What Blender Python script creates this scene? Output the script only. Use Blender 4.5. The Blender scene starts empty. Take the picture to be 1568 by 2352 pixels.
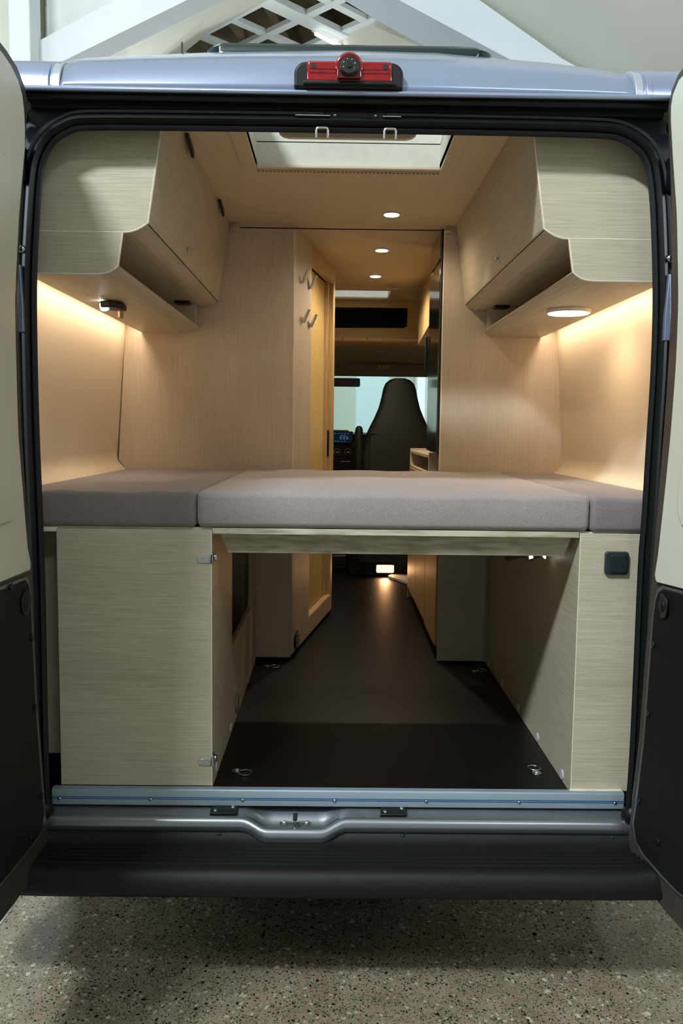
import bpy, bmesh, math, random
from mathutils import Vector
random.seed(7)
sc = bpy.context.scene
COL = sc.collection
# ---------------------------------------------------------------- camera
cd = bpy.data.cameras.new('camera'); cam = bpy.data.objects.new('camera', cd); COL.objects.link(cam)
cd.sensor_fit = 'VERTICAL'; cd.sensor_height = 36.0; cd.lens = 36.0*1960/2352; cd.clip_start = 0.05
sc.camera = cam
PSI, TH, RHO = math.radians(.5364), math.radians(5.4725), .0125
fw = Vector((math.sin(PSI)*math.cos(TH), math.cos(PSI)*math.cos(TH), -math.sin(TH)))
r0 = Vector((math.cos(PSI), -math.sin(PSI), 0)); u0 = r0.cross(fw)
rr = r0*math.cos(RHO)+u0*math.sin(RHO); uu = u0*math.cos(RHO)-r0*math.sin(RHO)
from mathutils import Matrix
mt = Matrix((rr, uu, -fw)).transposed().to_4x4(); mt.translation = Vector((0, 0, 1.5))
cam.matrix_world = mt
# ---------------------------------------------------------------- world, hall lamps and added fill lights, exposure
sc.view_settings.view_transform = 'Standard'; sc.view_settings.look = 'None'
sc.view_settings.gamma = 1; sc.view_settings.exposure = 0.0
try: sc.view_settings.use_curve_mapping = False
except Exception: pass
w = bpy.data.worlds.new('world'); sc.world = w; w.use_nodes = True
w.node_tree.nodes['Background'].inputs[0].default_value = (.75, .86, 1, 1)
w.node_tree.nodes['Background'].inputs[1].default_value = .25

def area(name, loc, target, sx, sy, power, color):
    l = bpy.data.lights.new(name, 'AREA'); l.shape = 'RECTANGLE'; l.size = sx; l.size_y = sy
    l.energy = power; l.color = color
    o = bpy.data.objects.new(name, l); COL.objects.link(o); o.location = loc
    d = Vector(target)-Vector(loc); o.rotation_euler = d.to_track_quat('-Z', 'Y').to_euler()
    return o
COOL = (.84, .92, 1.0)
area('hall_lamp_and_fill', (-3.2, -2.6, 7.2), (0, 2.3, 1.2), 1.4, .35, 700, COOL)
area('hall_lamp_and_fill', (2.4, -3.5, 6.6), (0, 2.3, 1.0), 2.5, .4, 80, COOL)
area('hall_side_fill', (-8.8, 3.0, 4.4), (0, 4, 4.2), 9, 2.0, 330, (.72, .87, 1.0))  # added soft fill from the left, no window modelled there
area('hall_side_fill', (8.8, 3.0, 3.8), (0, 4, 3.8), 9, 2.0, 260, COOL)  # added soft fill from the right, no window modelled there
area('hall_lamp_and_fill', (-4.6, 2.2, 3.4), (-1.4, 7, 4.8), 1.2, .5, 55, COOL)  # added out of view to brighten the left rib
area('hall_lamp_and_fill', (4.8, 1.5, 3.2), (2.2, 7, 4.8), 1.2, .5, 65, COOL)  # added out of view to brighten the right rib
area('hall_lamp_and_fill', (-2.8, 9.2, 3.3), (-1.2, 8.4, 6), 1.5, .4, 60, COOL)  # added uplight for the left soffit, hidden behind the van
area('hall_lamp_and_fill', (2.8, 9.2, 3.2), (1.8, 8.6, 6), 1.5, .4, 50, COOL)  # added uplight for the right soffit, hidden behind the van
area('hall_lamp_and_fill', (-2.6, 11.0, 3.6), (0, 13.5, 1.5), 3.0, .4, 130, COOL)  # added fill for the far wall, hidden behind the van
area('hall_lamp_and_fill', (2.8, 11.0, 3.4), (1.0, 13.5, 1.5), 2.0, .4, 60, COOL)  # second added fill for the far wall, also hidden

# ---------------------------------------------------------------- materials
def lin(c):
    return tuple(((v/255)/12.92 if v/255 <= .04045 else ((v/255+.055)/1.055)**2.4) for v in c)+(1,)
def mat(name, rgb, rough=.5, metal=0, spec=.5, coat=0, var=.04, vscale=30, bump=0, bscale=200, emit=None, estr=0, coat_rough=.05):
    m = bpy.data.materials.new(name); m.use_nodes = True
    nt = m.node_tree; b = nt.nodes['Principled BSDF']
    b.inputs['Roughness'].default_value = rough; b.inputs['Metallic'].default_value = metal
    b.inputs['Specular IOR Level'].default_value = spec
    b.inputs['Coat Weight'].default_value = coat; b.inputs['Coat Roughness'].default_value = coat_rough
    tc = nt.nodes.new('ShaderNodeTexCoord')
    n = nt.nodes.new('ShaderNodeTexNoise'); n.inputs['Scale'].default_value = vscale; n.inputs['Detail'].default_value = 3
    nt.links.new(tc.outputs['Object'], n.inputs['Vector'])
    r = nt.nodes.new('ShaderNodeValToRGB'); L = lin(rgb)
    r.color_ramp.elements[0].position = .3; r.color_ramp.elements[1].position = .7
    r.color_ramp.elements[0].color = tuple(v*(1-var) for v in L[:3])+(1,)
    r.color_ramp.elements[1].color = tuple(min(1, v*(1+var)) for v in L[:3])+(1,)
    nt.links.new(n.outputs['Fac'], r.inputs['Fac']); nt.links.new(r.outputs['Color'], b.inputs['Base Color'])
    if bump:
        n2 = nt.nodes.new('ShaderNodeTexNoise'); n2.inputs['Scale'].default_value = bscale; n2.inputs['Detail'].default_value = 2
        nt.links.new(tc.outputs['Object'], n2.inputs['Vector'])
        bp = nt.nodes.new('ShaderNodeBump'); bp.inputs['Strength'].default_value = bump; bp.inputs['Distance'].default_value = .002
        nt.links.new(n2.outputs['Fac'], bp.inputs['Height']); nt.links.new(bp.outputs['Normal'], b.inputs['Normal'])
    if emit:
        b.inputs['Emission Color'].default_value = tuple(emit)+(1,); b.inputs['Emission Strength'].default_value = estr
    return m
def wood(name, axis, c1, c2, streak, rough=.45, fine=130, skew=0, streak_amt=.45):
    """pale veneer whose grain runs along the given axis (0 x, 1 y, 2 z)"""
    m = bpy.data.materials.new(name); m.use_nodes = True; nt = m.node_tree; b = nt.nodes['Principled BSDF']
    b.inputs['Roughness'].default_value = rough; b.inputs['Specular IOR Level'].default_value = .35
    N = nt.nodes.new; K = nt.links.new
    tc = N('ShaderNodeTexCoord')
    def mapped(s_long, s_cross):
        mp = N('ShaderNodeMapping'); sc_ = [s_cross]*3; sc_[axis] = s_long
        mp.inputs['Scale'].default_value = sc_
        if skew: mp.inputs['Rotation'].default_value = (0, skew, 0)
        K(tc.outputs['Object'], mp.inputs['Vector']); return mp
    warp = N('ShaderNodeTexNoise'); warp.inputs['Scale'].default_value = 1.0; warp.inputs['Detail'].default_value = 1
    K(mapped(2.0, 7).outputs[0], warp.inputs['Vector'])
    sc2 = N('ShaderNodeVectorMath'); sc2.operation = 'SCALE'; sc2.inputs['Scale'].default_value = 1.6
    K(warp.outputs['Color'], sc2.inputs[0])
    ad = N('ShaderNodeVectorMath'); K(mapped(8 if fine > 50 else 3, fine).outputs[0], ad.inputs[0]); K(sc2.outputs[0], ad.inputs[1])
    n1 = N('ShaderNodeTexNoise'); n1.inputs['Scale'].default_value = 1; n1.inputs['Detail'].default_value = 3; n1.inputs['Roughness'].default_value = .55
    K(ad.outputs[0], n1.inputs['Vector'])
    r1 = N('ShaderNodeValToRGB'); r1.color_ramp.elements[0].position = .34; r1.color_ramp.elements[1].position = .64
    r1.color_ramp.elements[0].color = lin(c1); r1.color_ramp.elements[1].color = lin(c2)
    K(n1.outputs['Fac'], r1.inputs['Fac'])
    ad2 = N('ShaderNodeVectorMath'); K(mapped(16, fine*1.6).outputs[0], ad2.inputs[0]); K(sc2.outputs[0], ad2.inputs[1])
    n2 = N('ShaderNodeTexNoise'); n2.inputs['Scale'].default_value = 1; n2.inputs['Detail'].default_value = 1
    K(ad2.outputs[0], n2.inputs['Vector'])
    r2 = N('ShaderNodeValToRGB'); r2.color_ramp.elements[0].position = .60; r2.color_ramp.elements[1].position = .74
    r2.color_ramp.elements[0].color = (0, 0, 0, 1); r2.color_ramp.elements[1].color = (streak_amt,)*3+(1,)
    K(n2.outputs['Fac'], r2.inputs['Fac'])
    mx = N('ShaderNodeMixRGB'); mx.inputs['Color2'].default_value = lin(streak)
    K(r2.outputs['Color'], mx.inputs['Fac']); K(r1.outputs['Color'], mx.inputs['Color1'])
    big = N('ShaderNodeTexNoise'); big.inputs['Scale'].default_value = 1.2; K(mapped(1, 4).outputs[0], big.inputs['Vector'])
    rb = N('ShaderNodeValToRGB'); rb.color_ramp.elements[0].color = (.9, .9, .88, 1); rb.color_ramp.elements[1].color = (1, 1, 1, 1)
    rb.color_ramp.elements[0].position = .35; rb.color_ramp.elements[1].position = .6
    K(big.outputs['Fac'], rb.inputs['Fac'])
    ml = N('ShaderNodeMixRGB'); ml.blend_type = 'MULTIPLY'; ml.inputs['Fac'].default_value = 1
    K(mx.outputs[0], ml.inputs['Color1']); K(rb.outputs['Color'], ml.inputs['Color2'])
    K(ml.outputs[0], b.inputs['Base Color'])
    bp = N('ShaderNodeBump'); bp.inputs['Strength'].default_value = .18; bp.inputs['Distance'].default_value = .001
    K(n1.outputs['Fac'], bp.inputs['Height']); K(bp.outputs['Normal'], b.inputs['Normal'])
    return m
C1, C2, CS = (184, 173, 148), (203, 194, 170), (226, 221, 204)
WX = wood('oak_grain_across', 0, C1, C2, CS, fine=460, streak_amt=.4)
WY = wood('oak_grain_deep', 1, C1, C2, CS, streak_amt=.12, fine=300)
WZ = wood('oak_grain_up', 2, (198, 181, 160), (209, 193, 172), (222, 206, 184), streak_amt=.25, fine=320)
WP = wood('plywood_grain', 0, (158, 146, 120), (208, 199, 176), (216, 208, 188), fine=55, skew=.22, streak_amt=.1)
EDGE = mat('edge_band', (238, 228, 206), .45)
GOLDW = mat('tambour_gloss', (214, 186, 122), .22, spec=.6, coat=.4)
FRAMEW = wood('maple_frame', 2, (184, 152, 104), (206, 176, 126), (214, 190, 144), streak_amt=.2)
CREAM = mat('cream_lining', (224, 206, 180), .55, var=.015, vscale=6, bump=.05, bscale=300)
CREILM = mat('ceiling_felt', (212, 192, 160), .7, var=.02, vscale=8)
DOORC = mat('door_cream_plastic', (205, 206, 190), .38, var=.01, vscale=3, coat=.15)
SILVER = mat('silver_paint', (150, 162, 186), .26, metal=.4, coat=.5, var=.015, vscale=400)
SILVER_SHADED = mat('silver_paint_shaded', (62, 66, 70), .40, metal=.6, var=.02, vscale=20, coat=.2)  # body silver darkened: shade of the jambs put into the colour
DOOR_SHADED = mat('door_silver_shaded', (84, 78, 72), .42, metal=.45, var=.02, coat=.15)  # body silver darkened and browned for the dark reflections on the doors
ALU = mat('aluminium_rail', (158, 176, 186), .42, metal=.45, var=.04, vscale=9)
BLUE = mat('blue_line', (28, 92, 148), .5)
RUB = mat('black_rubber', (13, 17, 18), .42, spec=.4, var=.1)
BLK = mat('black_plastic', (20, 21, 20), .42, spec=.35, var=.1)
BLKR = mat('bumper_plastic', (19, 20, 18), .50, spec=.3, var=.08, vscale=60, bump=.25, bscale=900)
PANELB = mat('black_panel', (22, 22, 20), .6, spec=.25, var=.1, bump=.1, bscale=500)
DARK = mat('dark_metal', (14, 14, 14), .6)
CHROME = mat('zinc', (190, 196, 198), .22, metal=1, var=.05)
STEEL = mat('brushed_steel', (206, 204, 198), .30, metal=.8)
RED = mat('red_lens', (150, 8, 20), .10, coat=.9, spec=.7, var=.25, vscale=60)
RED2 = mat('red_lens_deep', (96, 2, 8), .12, coat=.9, var=.2, vscale=90)
WHITEP = mat('white_cap', (214, 214, 222), .4)
FLOORB = mat('black_floor_board', (10, 10, 9), .46, spec=.35, var=.12, vscale=5, bump=.06, bscale=700)
SEAT = mat('seat_leatherette', (12, 14, 12), .55, var=.1)
HEADL = mat('grey_headliner', (165, 160, 132), .85, var=.05, bump=.1)
CABS = mat('cab_shelf_cream', (190, 158, 108), .6, var=.02)
VISOR = mat('visor_grey', (120, 116, 112), .8)
HALLW = mat('white_limewash', (226, 230, 228), .9, var=.035, vscale=2.2, bump=.5, bscale=6)
HALLC = mat('cream_plaster', (206, 206, 192), .9, var=.03, vscale=1.5, bump=.3, bscale=5)
BROWN = mat('timber_deck', (128, 112, 84), .8, var=.35, vscale=2.5)
FRIDGE = mat('fridge_black_gloss', (16, 17, 15), .16, spec=.6, coat=.5, var=.05)
WHITEM = mat('white_laminate', (222, 218, 206), .4)
def emis(name, rgb, s):
    m = bpy.data.materials.new(name); m.use_nodes = True; nt = m.node_tree
    nt.nodes.remove(nt.nodes['Principled BSDF']); e = nt.nodes.new('ShaderNodeEmission')
    n = nt.nodes.new('ShaderNodeTexNoise'); n.inputs['Scale'].default_value = 40
    e.inputs[0].default_value = tuple(rgb)+(1,); e.inputs[1].default_value = s
    nt.links.new(e.outputs[0], nt.nodes['Material Output'].inputs[0]); return m
WARM = (1.0, .80, .59)
E_DOWN = emis('lamp_disc', (1, .86, .66), 9)
E_STRIP = emis('led_strip_glow', (1, .72, .42), 10)
E_COOL = emis('led_cool', (.95, .98, 1), 12)
E_TUBE = emis('tube_glow', (.95, 1, 1), 6)
E_STEP = emis('step_glow', (1, .56, .26), 3.2)
E_WIN = emis('daylight_pane', (.86, .94, 1), 1.5)
E_SCR = emis('screen_glow', (.04, .10, .18), .10)
E_SCR2 = emis('screen_text', (.3, .6, .85), .25)
def glass(name, tint, mixf=.06):
    m = bpy.data.materials.new(name); m.use_nodes = True; nt = m.node_tree
    nt.nodes.remove(nt.nodes['Principled BSDF'])
    t = nt.nodes.new('ShaderNodeBsdfTransparent'); t.inputs[0].default_value = tint
    g = nt.nodes.new('ShaderNodeBsdfGlossy'); g.inputs['Roughness'].default_value = .03
    mx = nt.nodes.new('ShaderNodeMixShader')
    mx.inputs[0].default_value = mixf; nt.links.new(t.outputs[0], mx.inputs[1]); nt.links.new(g.outputs[0], mx.inputs[2])
    nt.links.new(mx.outputs[0], nt.nodes['Material Output'].inputs[0]); return m
GLASS = glass('windscreen_glass', (.84, .93, .90, 1))
HATCHG = glass('hatch_acrylic', (.93, .95, .93, 1))
SMOKE = mat('hatch_rim_smoked', (18, 40, 40), .12, spec=.6, coat=.6)
# fabric
def fabric(name, rgb, rgb2):
    m = bpy.data.materials.new(name); m.use_nodes = True; nt = m.node_tree; b = nt.nodes['Principled BSDF']
    N = nt.nodes.new; K = nt.links.new
    b.inputs['Roughness'].default_value = .92; b.inputs['Specular IOR Level'].default_value = .2
    b.inputs['Sheen Weight'].default_value = .25
    tc = N('ShaderNodeTexCoord')
    outs = []
    for s in ((420, 900, 1400), (1300, 1100, 480)):
        mp = N('ShaderNodeMapping'); mp.inputs['Scale'].default_value = s; K(tc.outputs['Object'], mp.inputs['Vector'])
        n = N('ShaderNodeTexNoise'); n.inputs['Scale'].default_value = 1; n.inputs['Detail'].default_value = 1
        K(mp.outputs[0], n.inputs['Vector']); outs.append(n)
    a = N('ShaderNodeMath'); a.operation = 'ADD'; K(outs[0].outputs['Fac'], a.inputs[0]); K(outs[1].outputs['Fac'], a.inputs[1])
    h = N('ShaderNodeMath'); h.operation = 'MULTIPLY'; h.inputs[1].default_value = .5; K(a.outputs[0], h.inputs[0])
    r = N('ShaderNodeValToRGB'); r.color_ramp.elements[0].position = .38; r.color_ramp.elements[1].position = .62
    r.color_ramp.elements[0].color = lin(rgb); r.color_ramp.elements[1].color = lin(rgb2)
    K(h.outputs[0], r.inputs['Fac']); K(r.outputs['Color'], b.inputs['Base Color'])
    w2 = N('ShaderNodeTexNoise'); w2.inputs['Scale'].default_value = 9; K(tc.outputs['Object'], w2.inputs['Vector'])
    bp2 = N('ShaderNodeBump'); bp2.inputs['Strength'].default_value = .25; bp2.inputs['Distance'].default_value = .01
    K(w2.outputs['Fac'], bp2.inputs['Height'])
    bp = N('ShaderNodeBump'); bp.inputs['Strength'].default_value = .5; bp.inputs['Distance'].default_value = .0015
    K(h.outputs[0], bp.inputs['Height']); K(bp2.outputs['Normal'], bp.inputs['Normal']); K(bp.outputs['Normal'], b.inputs['Normal'])
    return m
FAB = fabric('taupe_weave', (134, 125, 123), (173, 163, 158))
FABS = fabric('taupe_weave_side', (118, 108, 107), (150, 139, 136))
# terrazzo
def terrazzo():
    m = bpy.data.materials.new('terrazzo'); m.use_nodes = True; nt = m.node_tree; b = nt.nodes['Principled BSDF']
    N = nt.nodes.new; K = nt.links.new
    b.inputs['Roughness'].default_value = .16; b.inputs['Specular IOR Level'].default_value = .55
    tc = N('ShaderNodeTexCoord')
    nz = N('ShaderNodeTexNoise'); nz.inputs['Scale'].default_value = 60; nz.inputs['Detail'].default_value = 2
    K(tc.outputs['Object'], nz.inputs['Vector'])
    sc_ = N('ShaderNodeVectorMath'); sc_.operation = 'SCALE'; sc_.inputs['Scale'].default_value = .018
    K(nz.outputs['Color'], sc_.inputs[0])
    ad = N('ShaderNodeVectorMath'); K(tc.outputs['Object'], ad.inputs[0]); K(sc_.outputs[0], ad.inputs[1])
    base = N('ShaderNodeTexNoise'); base.inputs['Scale'].default_value = 14; base.inputs['Detail'].default_value = 6
    K(tc.outputs['Object'], base.inputs['Vector'])
    rb = N('ShaderNodeValToRGB'); rb.color_ramp.elements[0].position = .3; rb.color_ramp.elements[1].position = .7
    rb.color_ramp.elements[0].color = lin((126, 114, 92)); rb.color_ramp.elements[1].color = lin((150, 138, 114))
    K(base.outputs['Fac'], rb.inputs['Fac']); cur = rb.outputs['Color']
    for scale, dist, lo, hi, colr in ((260, .36, .0, .36, (62, 58, 44)), (200, .36, .78, 1, (164, 158, 140)), (150, .36, .0, .30, (40, 38, 30)), (130, .34, .0, .30, (66, 62, 48)), (75, .30, .0, .16, (38, 38, 28)), (48, .25, .0, .10, (34, 34, 26)),
                                      (60, .34, .80, 1, (172, 168, 150)), (38, .28, .93, 1, (190, 184, 162)), (90, .3, .86, 1, (160, 136, 104))):
        v = N('ShaderNodeTexVoronoi'); v.inputs['Scale'].default_value = scale; K(ad.outputs[0], v.inputs['Vector'])
        v.inputs['Randomness'].default_value = 1
        sp = N('ShaderNodeSeparateColor'); K(v.outputs['Color'], sp.inputs[0])
        a = N('ShaderNodeMath'); a.operation = 'LESS_THAN'; a.inputs[1].default_value = dist; K(v.outputs['Distance'], a.inputs[0])
        c = N('ShaderNodeMath'); c.operation = 'GREATER_THAN' if lo > 0 else 'LESS_THAN'; c.inputs[1].default_value = lo if lo > 0 else hi
        K(sp.outputs[0], c.inputs[0])
        mu = N('ShaderNodeMath'); mu.operation = 'MULTIPLY'; K(a.outputs[0], mu.inputs[0]); K(c.outputs[0], mu.inputs[1])
        mx = N('ShaderNodeMixRGB'); mx.inputs['Color2'].default_value = lin(colr)
        K(mu.outputs[0], mx.inputs['Fac']); K(cur, mx.inputs['Color1']); cur = mx.outputs[0]
    K(cur, b.inputs['Base Color']); return m
TERR = terrazzo()

# ---------------------------------------------------------------- mesh helpers
class MB:
    def __init__(s): s.v = []; s.f = []
    def add(s, vs, fs):
        k = len(s.v); s.v += [tuple(v) for v in vs]; s.f += [tuple(i+k for i in f) for f in fs]; return s
    def box(s, x0, x1, y0, y1, z0, z1):
        return s.add([(x, y, z) for z in (z0, z1) for y in (y0, y1) for x in (x0, x1)],
                     [(0, 2, 3, 1), (4, 5, 7, 6), (0, 1, 5, 4), (2, 6, 7, 3), (0, 4, 6, 2), (1, 3, 7, 5)])
    def hexa(s, p):   # 8 corners: bottom 4 (ccw), top 4
        return s.add(p, [(3, 2, 1, 0), (4, 5, 6, 7), (0, 1, 5, 4), (1, 2, 6, 5), (2, 3, 7, 6), (3, 0, 4, 7)])
    def prism(s, poly, axis, a0, a1):
        """poly: 2d points in the two other axes (order x,y,z without axis)"""
        n = len(poly)
        def mk(p, a):
            q = list(p); q.insert(axis, a); return q
        s.add([mk(p, a0) for p in poly]+[mk(p, a1) for p in poly],
              [tuple(range(n))[::-1], tuple(range(n, 2*n))]+[(i, (i+1) % n, n+(i+1) % n, n+i) for i in range(n)]); return s
    def loft(s, rings, closed=True, caps=False):
        n = len(rings[0]); k = []
        for i in range(len(rings)-1):
            for j in range(n if closed else n-1):
                a = i*n+j; b = i*n+(j+1) % n
                k.append((a, b, b+n, a+n))
        if caps: k += [tuple(range(n))[::-1], tuple(range((len(rings)-1)*n, len(rings)*n))]
        s.add([p for r in rings for p in r], k); return s
    def tube(s, path, r, n=10, closed=False, caps=True):
        P = [Vector(p) for p in path]; rings = []
        prev = None
        for i, p in enumerate(P):
            if closed: t = P[(i+1) % len(P)]-P[i-1]
            else: t = P[min(i+1, len(P)-1)]-P[max(i-1, 0)]
            t.normalize()
            if prev is None:
                a = Vector((0, 0, 1)) if abs(t.z) < .9 else Vector((1, 0, 0)); nrm = t.cross(a).normalized()
            else: nrm = (prev-t*prev.dot(t)).normalized()
            prev = nrm; bn = t.cross(nrm)
            rings.append([tuple(p+nrm*r*math.cos(2*math.pi*k/n)+bn*r*math.sin(2*math.pi*k/n)) for k in range(n)])
        if closed: rings.append(rings[0])
        return s.loft(rings, True, caps and not closed)
    def cyl(s, p0, p1, r, n=20, r1=None):
        P0, P1 = Vector(p0), Vector(p1); t = (P1-P0).normalized()
        a = Vector((0, 0, 1)) if abs(t.z) < .9 else Vector((1, 0, 0)); u = t.cross(a).normalized(); v = t.cross(u)
        R = [r, r if r1 is None else r1]
        return s.loft([[tuple(P+u*q*math.cos(2*math.pi*k/n)+v*q*math.sin(2*math.pi*k/n)) for k in range(n)] for P, q in ((P0, R[0]), (P1, R[1]))], True, True)
    def dome(s, c, axis, r, h, n=20, m=4):
        t = Vector(axis).normalized(); a = Vector((0, 0, 1)) if abs(t.z) < .9 else Vector((1, 0, 0)); u = t.cross(a).normalized(); v = t.cross(u); C = Vector(c)
        rings = []
        for i in range(m+1):
            q = i/m*math.pi/2*.97; rings.append([tuple(C+t*h*math.sin(q)+(u*math.cos(2*math.pi*k/n)+v*math.sin(2*math.pi*k/n))*r*math.cos(q)) for k in range(n)])
        return s.loft(rings, True, True)
    def build(s, name, m, parent=None, bevel=0, seg=2, smooth=False, sub=0, kind=None):
        xs = [min(v[i] for v in s.v) for i in range(3)]; xe = [max(v[i] for v in s.v) for i in range(3)]
        c = Vector([(a+b)/2 for a, b in zip(xs, xe)]); c.z = xs[2]
        me = bpy.data.meshes.new(name); me.from_pydata([tuple(Vector(v)-c) for v in s.v], [], s.f)
        bm = bmesh.new(); bm.from_mesh(me); bmesh.ops.recalc_face_normals(bm, faces=bm.faces); bm.to_mesh(me); bm.free()
        me.materials.append(m)
        o = bpy.data.objects.new(name, me); COL.objects.link(o)
        if parent is not None:
            o.parent = parent; o.location = c-world(parent)
        else: o.location = c
        o['wx'] = 0; WL[o.name] = c.copy()
        del o['wx']
        if bevel:
            b = o.modifiers.new('bevel', 'BEVEL'); b.width = bevel; b.segments = seg; b.limit_method = 'ANGLE'; b.angle_limit = math.radians(40)
        if sub:
            q = o.modifiers.new('sub', 'SUBSURF'); q.levels = sub; q.render_levels = sub
        if smooth or bevel or sub:
            for p in me.polygons: p.use_smooth = True
            if not sub:
                bpy.context.view_layer.update()
                try:
                    me.set_sharp_from_angle(angle=math.radians(45))
                except Exception: pass
        if kind: o['kind'] = kind
        return o
WL = {}
def world(o): return WL[o.name]
def tag(o, label, cat, group=None):
    o['label'] = label; o['category'] = cat
    if group: o['group'] = group
    return o
def thing(name, loc, label, cat, group=None):
    o = bpy.data.objects.new(name, None); COL.objects.link(o); o.location = loc; o.empty_display_size = .05
    WL[o.name] = Vector(loc); return tag(o, label, cat, group)
def lab(o, l): o['label'] = l; return o
def struct(o): o['kind'] = 'structure'; return o
def box(name, m, p, x0, x1, y0, y1, z0, z1, bevel=0, **k): return MB().box(x0, x1, y0, y1, z0, z1).build(name, m, p, bevel=bevel, **k)
def arc(cx, cy, r, a0, a1, n=6): return [(cx+r*math.cos(math.radians(a0+(a1-a0)*i/n)), cy+r*math.sin(math.radians(a0+(a1-a0)*i/n))) for i in range(n+1)]
def rrect(x0, x1, y0, y1, r, n=5):
    return arc(x1-r, y1-r, r, 0, 90, n)+arc(x0+r, y1-r, r, 90, 180, n)+arc(x0+r, y0+r, r, 180, 270, n)+arc(x1-r, y0+r, r, 270, 360, n)
def copy_tree(root, name, loc, label):
    r = root.copy(); r.name = name; COL.objects.link(r); r.location = loc; r['label'] = label; WL[r.name] = Vector(loc)
    for ch in list(root.children):
        c = ch.copy(); COL.objects.link(c); c.parent = r
        for g in ch.children:
            d = g.copy(); COL.objects.link(d); d.parent = c
    return r
def interp(tab, z):
    t = sorted(tab)
    if z <= t[0][0]: return t[0][1]
    for (a, va), (b, vb) in zip(t, t[1:]):
        if z <= b: return va+(vb-va)*(z-a)/(b-a)
    return t[-1][1]

# ================================================================ HALL
f = struct(box('floor', TERR, None, -9, 9, -8, 15, -.1, 0)); lab(f, 'polished grey-beige terrazzo hall floor with dark and pale chips')
struct(box('trim_1', mat('floor_line_white', (206, 216, 204), .35), None, -1.045, -.993, -3, 9, 0, .0012))
lab(bpy.data.objects['trim_1'], 'white marking line on the terrazzo beside the van')
struct(box('wall_back', HALLC, None, -9, 9, 14, 14.2, 0, 8))
struct(box('wall_left', HALLW, None, -9.2, -9, -8, 14, 0, 8))
struct(box('wall_right', HALLW, None, 9, 9.2, -8, 14, 0, 8))
struct(box('wall_front', HALLW, None, -9, 9, -8.2, -8, 0, 8))
struct(box('ceiling', HALLC, None, -9.2, 9.2, -8.2, 14.2, 8.0, 8.2))
# white pier seen through the windscreen
struct(MB().prism(rrect(.31, .80, 12.6, 13.0, .02), 2, 0, 6).build('trim_2', mat('pale_pier', (214, 226, 232), .8), None))
# right-hand vault: one wide pale slab, sloping up away from the wall
def slab(name, pts, th, m):
    P = [Vector(p) for p in pts]; n = (P[1]-P[0]).cross(P[2]-P[0]).normalized()
    if n.z < 0: n = -n
    k = len(P)
    return struct(MB().add([tuple(p) for p in P]+[tuple(p+n*th) for p in P],
        [tuple(range(k))[::-1], tuple(range(k, 2*k))]+[(i, (i+1) % k, k+(i+1) % k, k+i) for i in range(k)]).build(name, m, None))
# left rib: bright face, soffit behind it
def rib(name, lo, hi, y, th, m):   # lo, hi: two (x,z) points on lower and upper edge
    return struct(MB().prism([lo[0], lo[1], hi[1], hi[0]], 1, y, y+th).build(name, m, None))
struct(MB().prism([(-3.9, 3.50), (-2.224, 4.315), (-1.184, 4.818), (.3, 5.53), (.0, 5.70), (-1.69, 4.84), (-2.305, 4.515), (-4.1, 3.62)], 1, 7.0, 7.25).build('trim_3', HALLW, None))
slab('trim_4', [(-2.224, 7.16, 4.40), (.3, 7.16, 5.62), (.75, 8.1, 6.0), (-.73, 9.465, 6.0), (-1.484, 10.234, 6.0), (-3.2, 10.4, 4.75)], .15, HALLC)
slab('trim_5', [(-3.2, 9.6, 4.4), (-1.0, 9.6, 5.0), (-1.3, 12.5, 5.9), (-3.5, 12.5, 5.9)], .1, HALLW)
struct(MB().prism([(-2.36, 4.42), (-1.69, 4.79), (.2, 5.64), (.2, 6.6), (-2.36, 6.6)], 1, 7.26, 7.36).build('trim_6', HALLW, None))
struct(box('trim_7', HALLW, None, -2.50, -2.34, 6.8, 7.05, 0, 6.5, .01))
struct(box('trim_8', HALLC, None, -5.2, -2.45, 7.32, 7.5, 0, 6.5))
# right rib and right-hand slab
struct(MB().prism([(.40, 4.875), (1.22, 4.475), (2.2, 4.0), (2.4, 4.1), (1.75, 4.43), (1.02, 4.9), (.2, 5.5), (-.6, 5.42)], 1, 7.0, 7.5).build('trim_9', mat('grey_limewash', (204, 211, 213), .9, var=.03, vscale=2, bump=.4, bscale=6), None))
slab('trim_10', [(1.0, 7.3, 4.84), (4.4, 7.3, 2.9), (4.8, 3.5, 5.0), (.9, 3.5, 7.2)], .12, HALLC)
slab('trim_12', [(1.0, 7.52, 4.84), (.2, 7.52, 5.3), (.2, 6.0, 6.6), (1.0, 6.0, 6.2)], .1, HALLC)
slab('trim_11', [(.343, 9.95, 5.99), (1.2, 9.1, 6.0), (2.6, 7.6, 4.0), (2.6, 12.8, 3.9), (.4, 13.5, 5.2), (-.4, 10.8, 5.99)], .12, HALLC)
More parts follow.
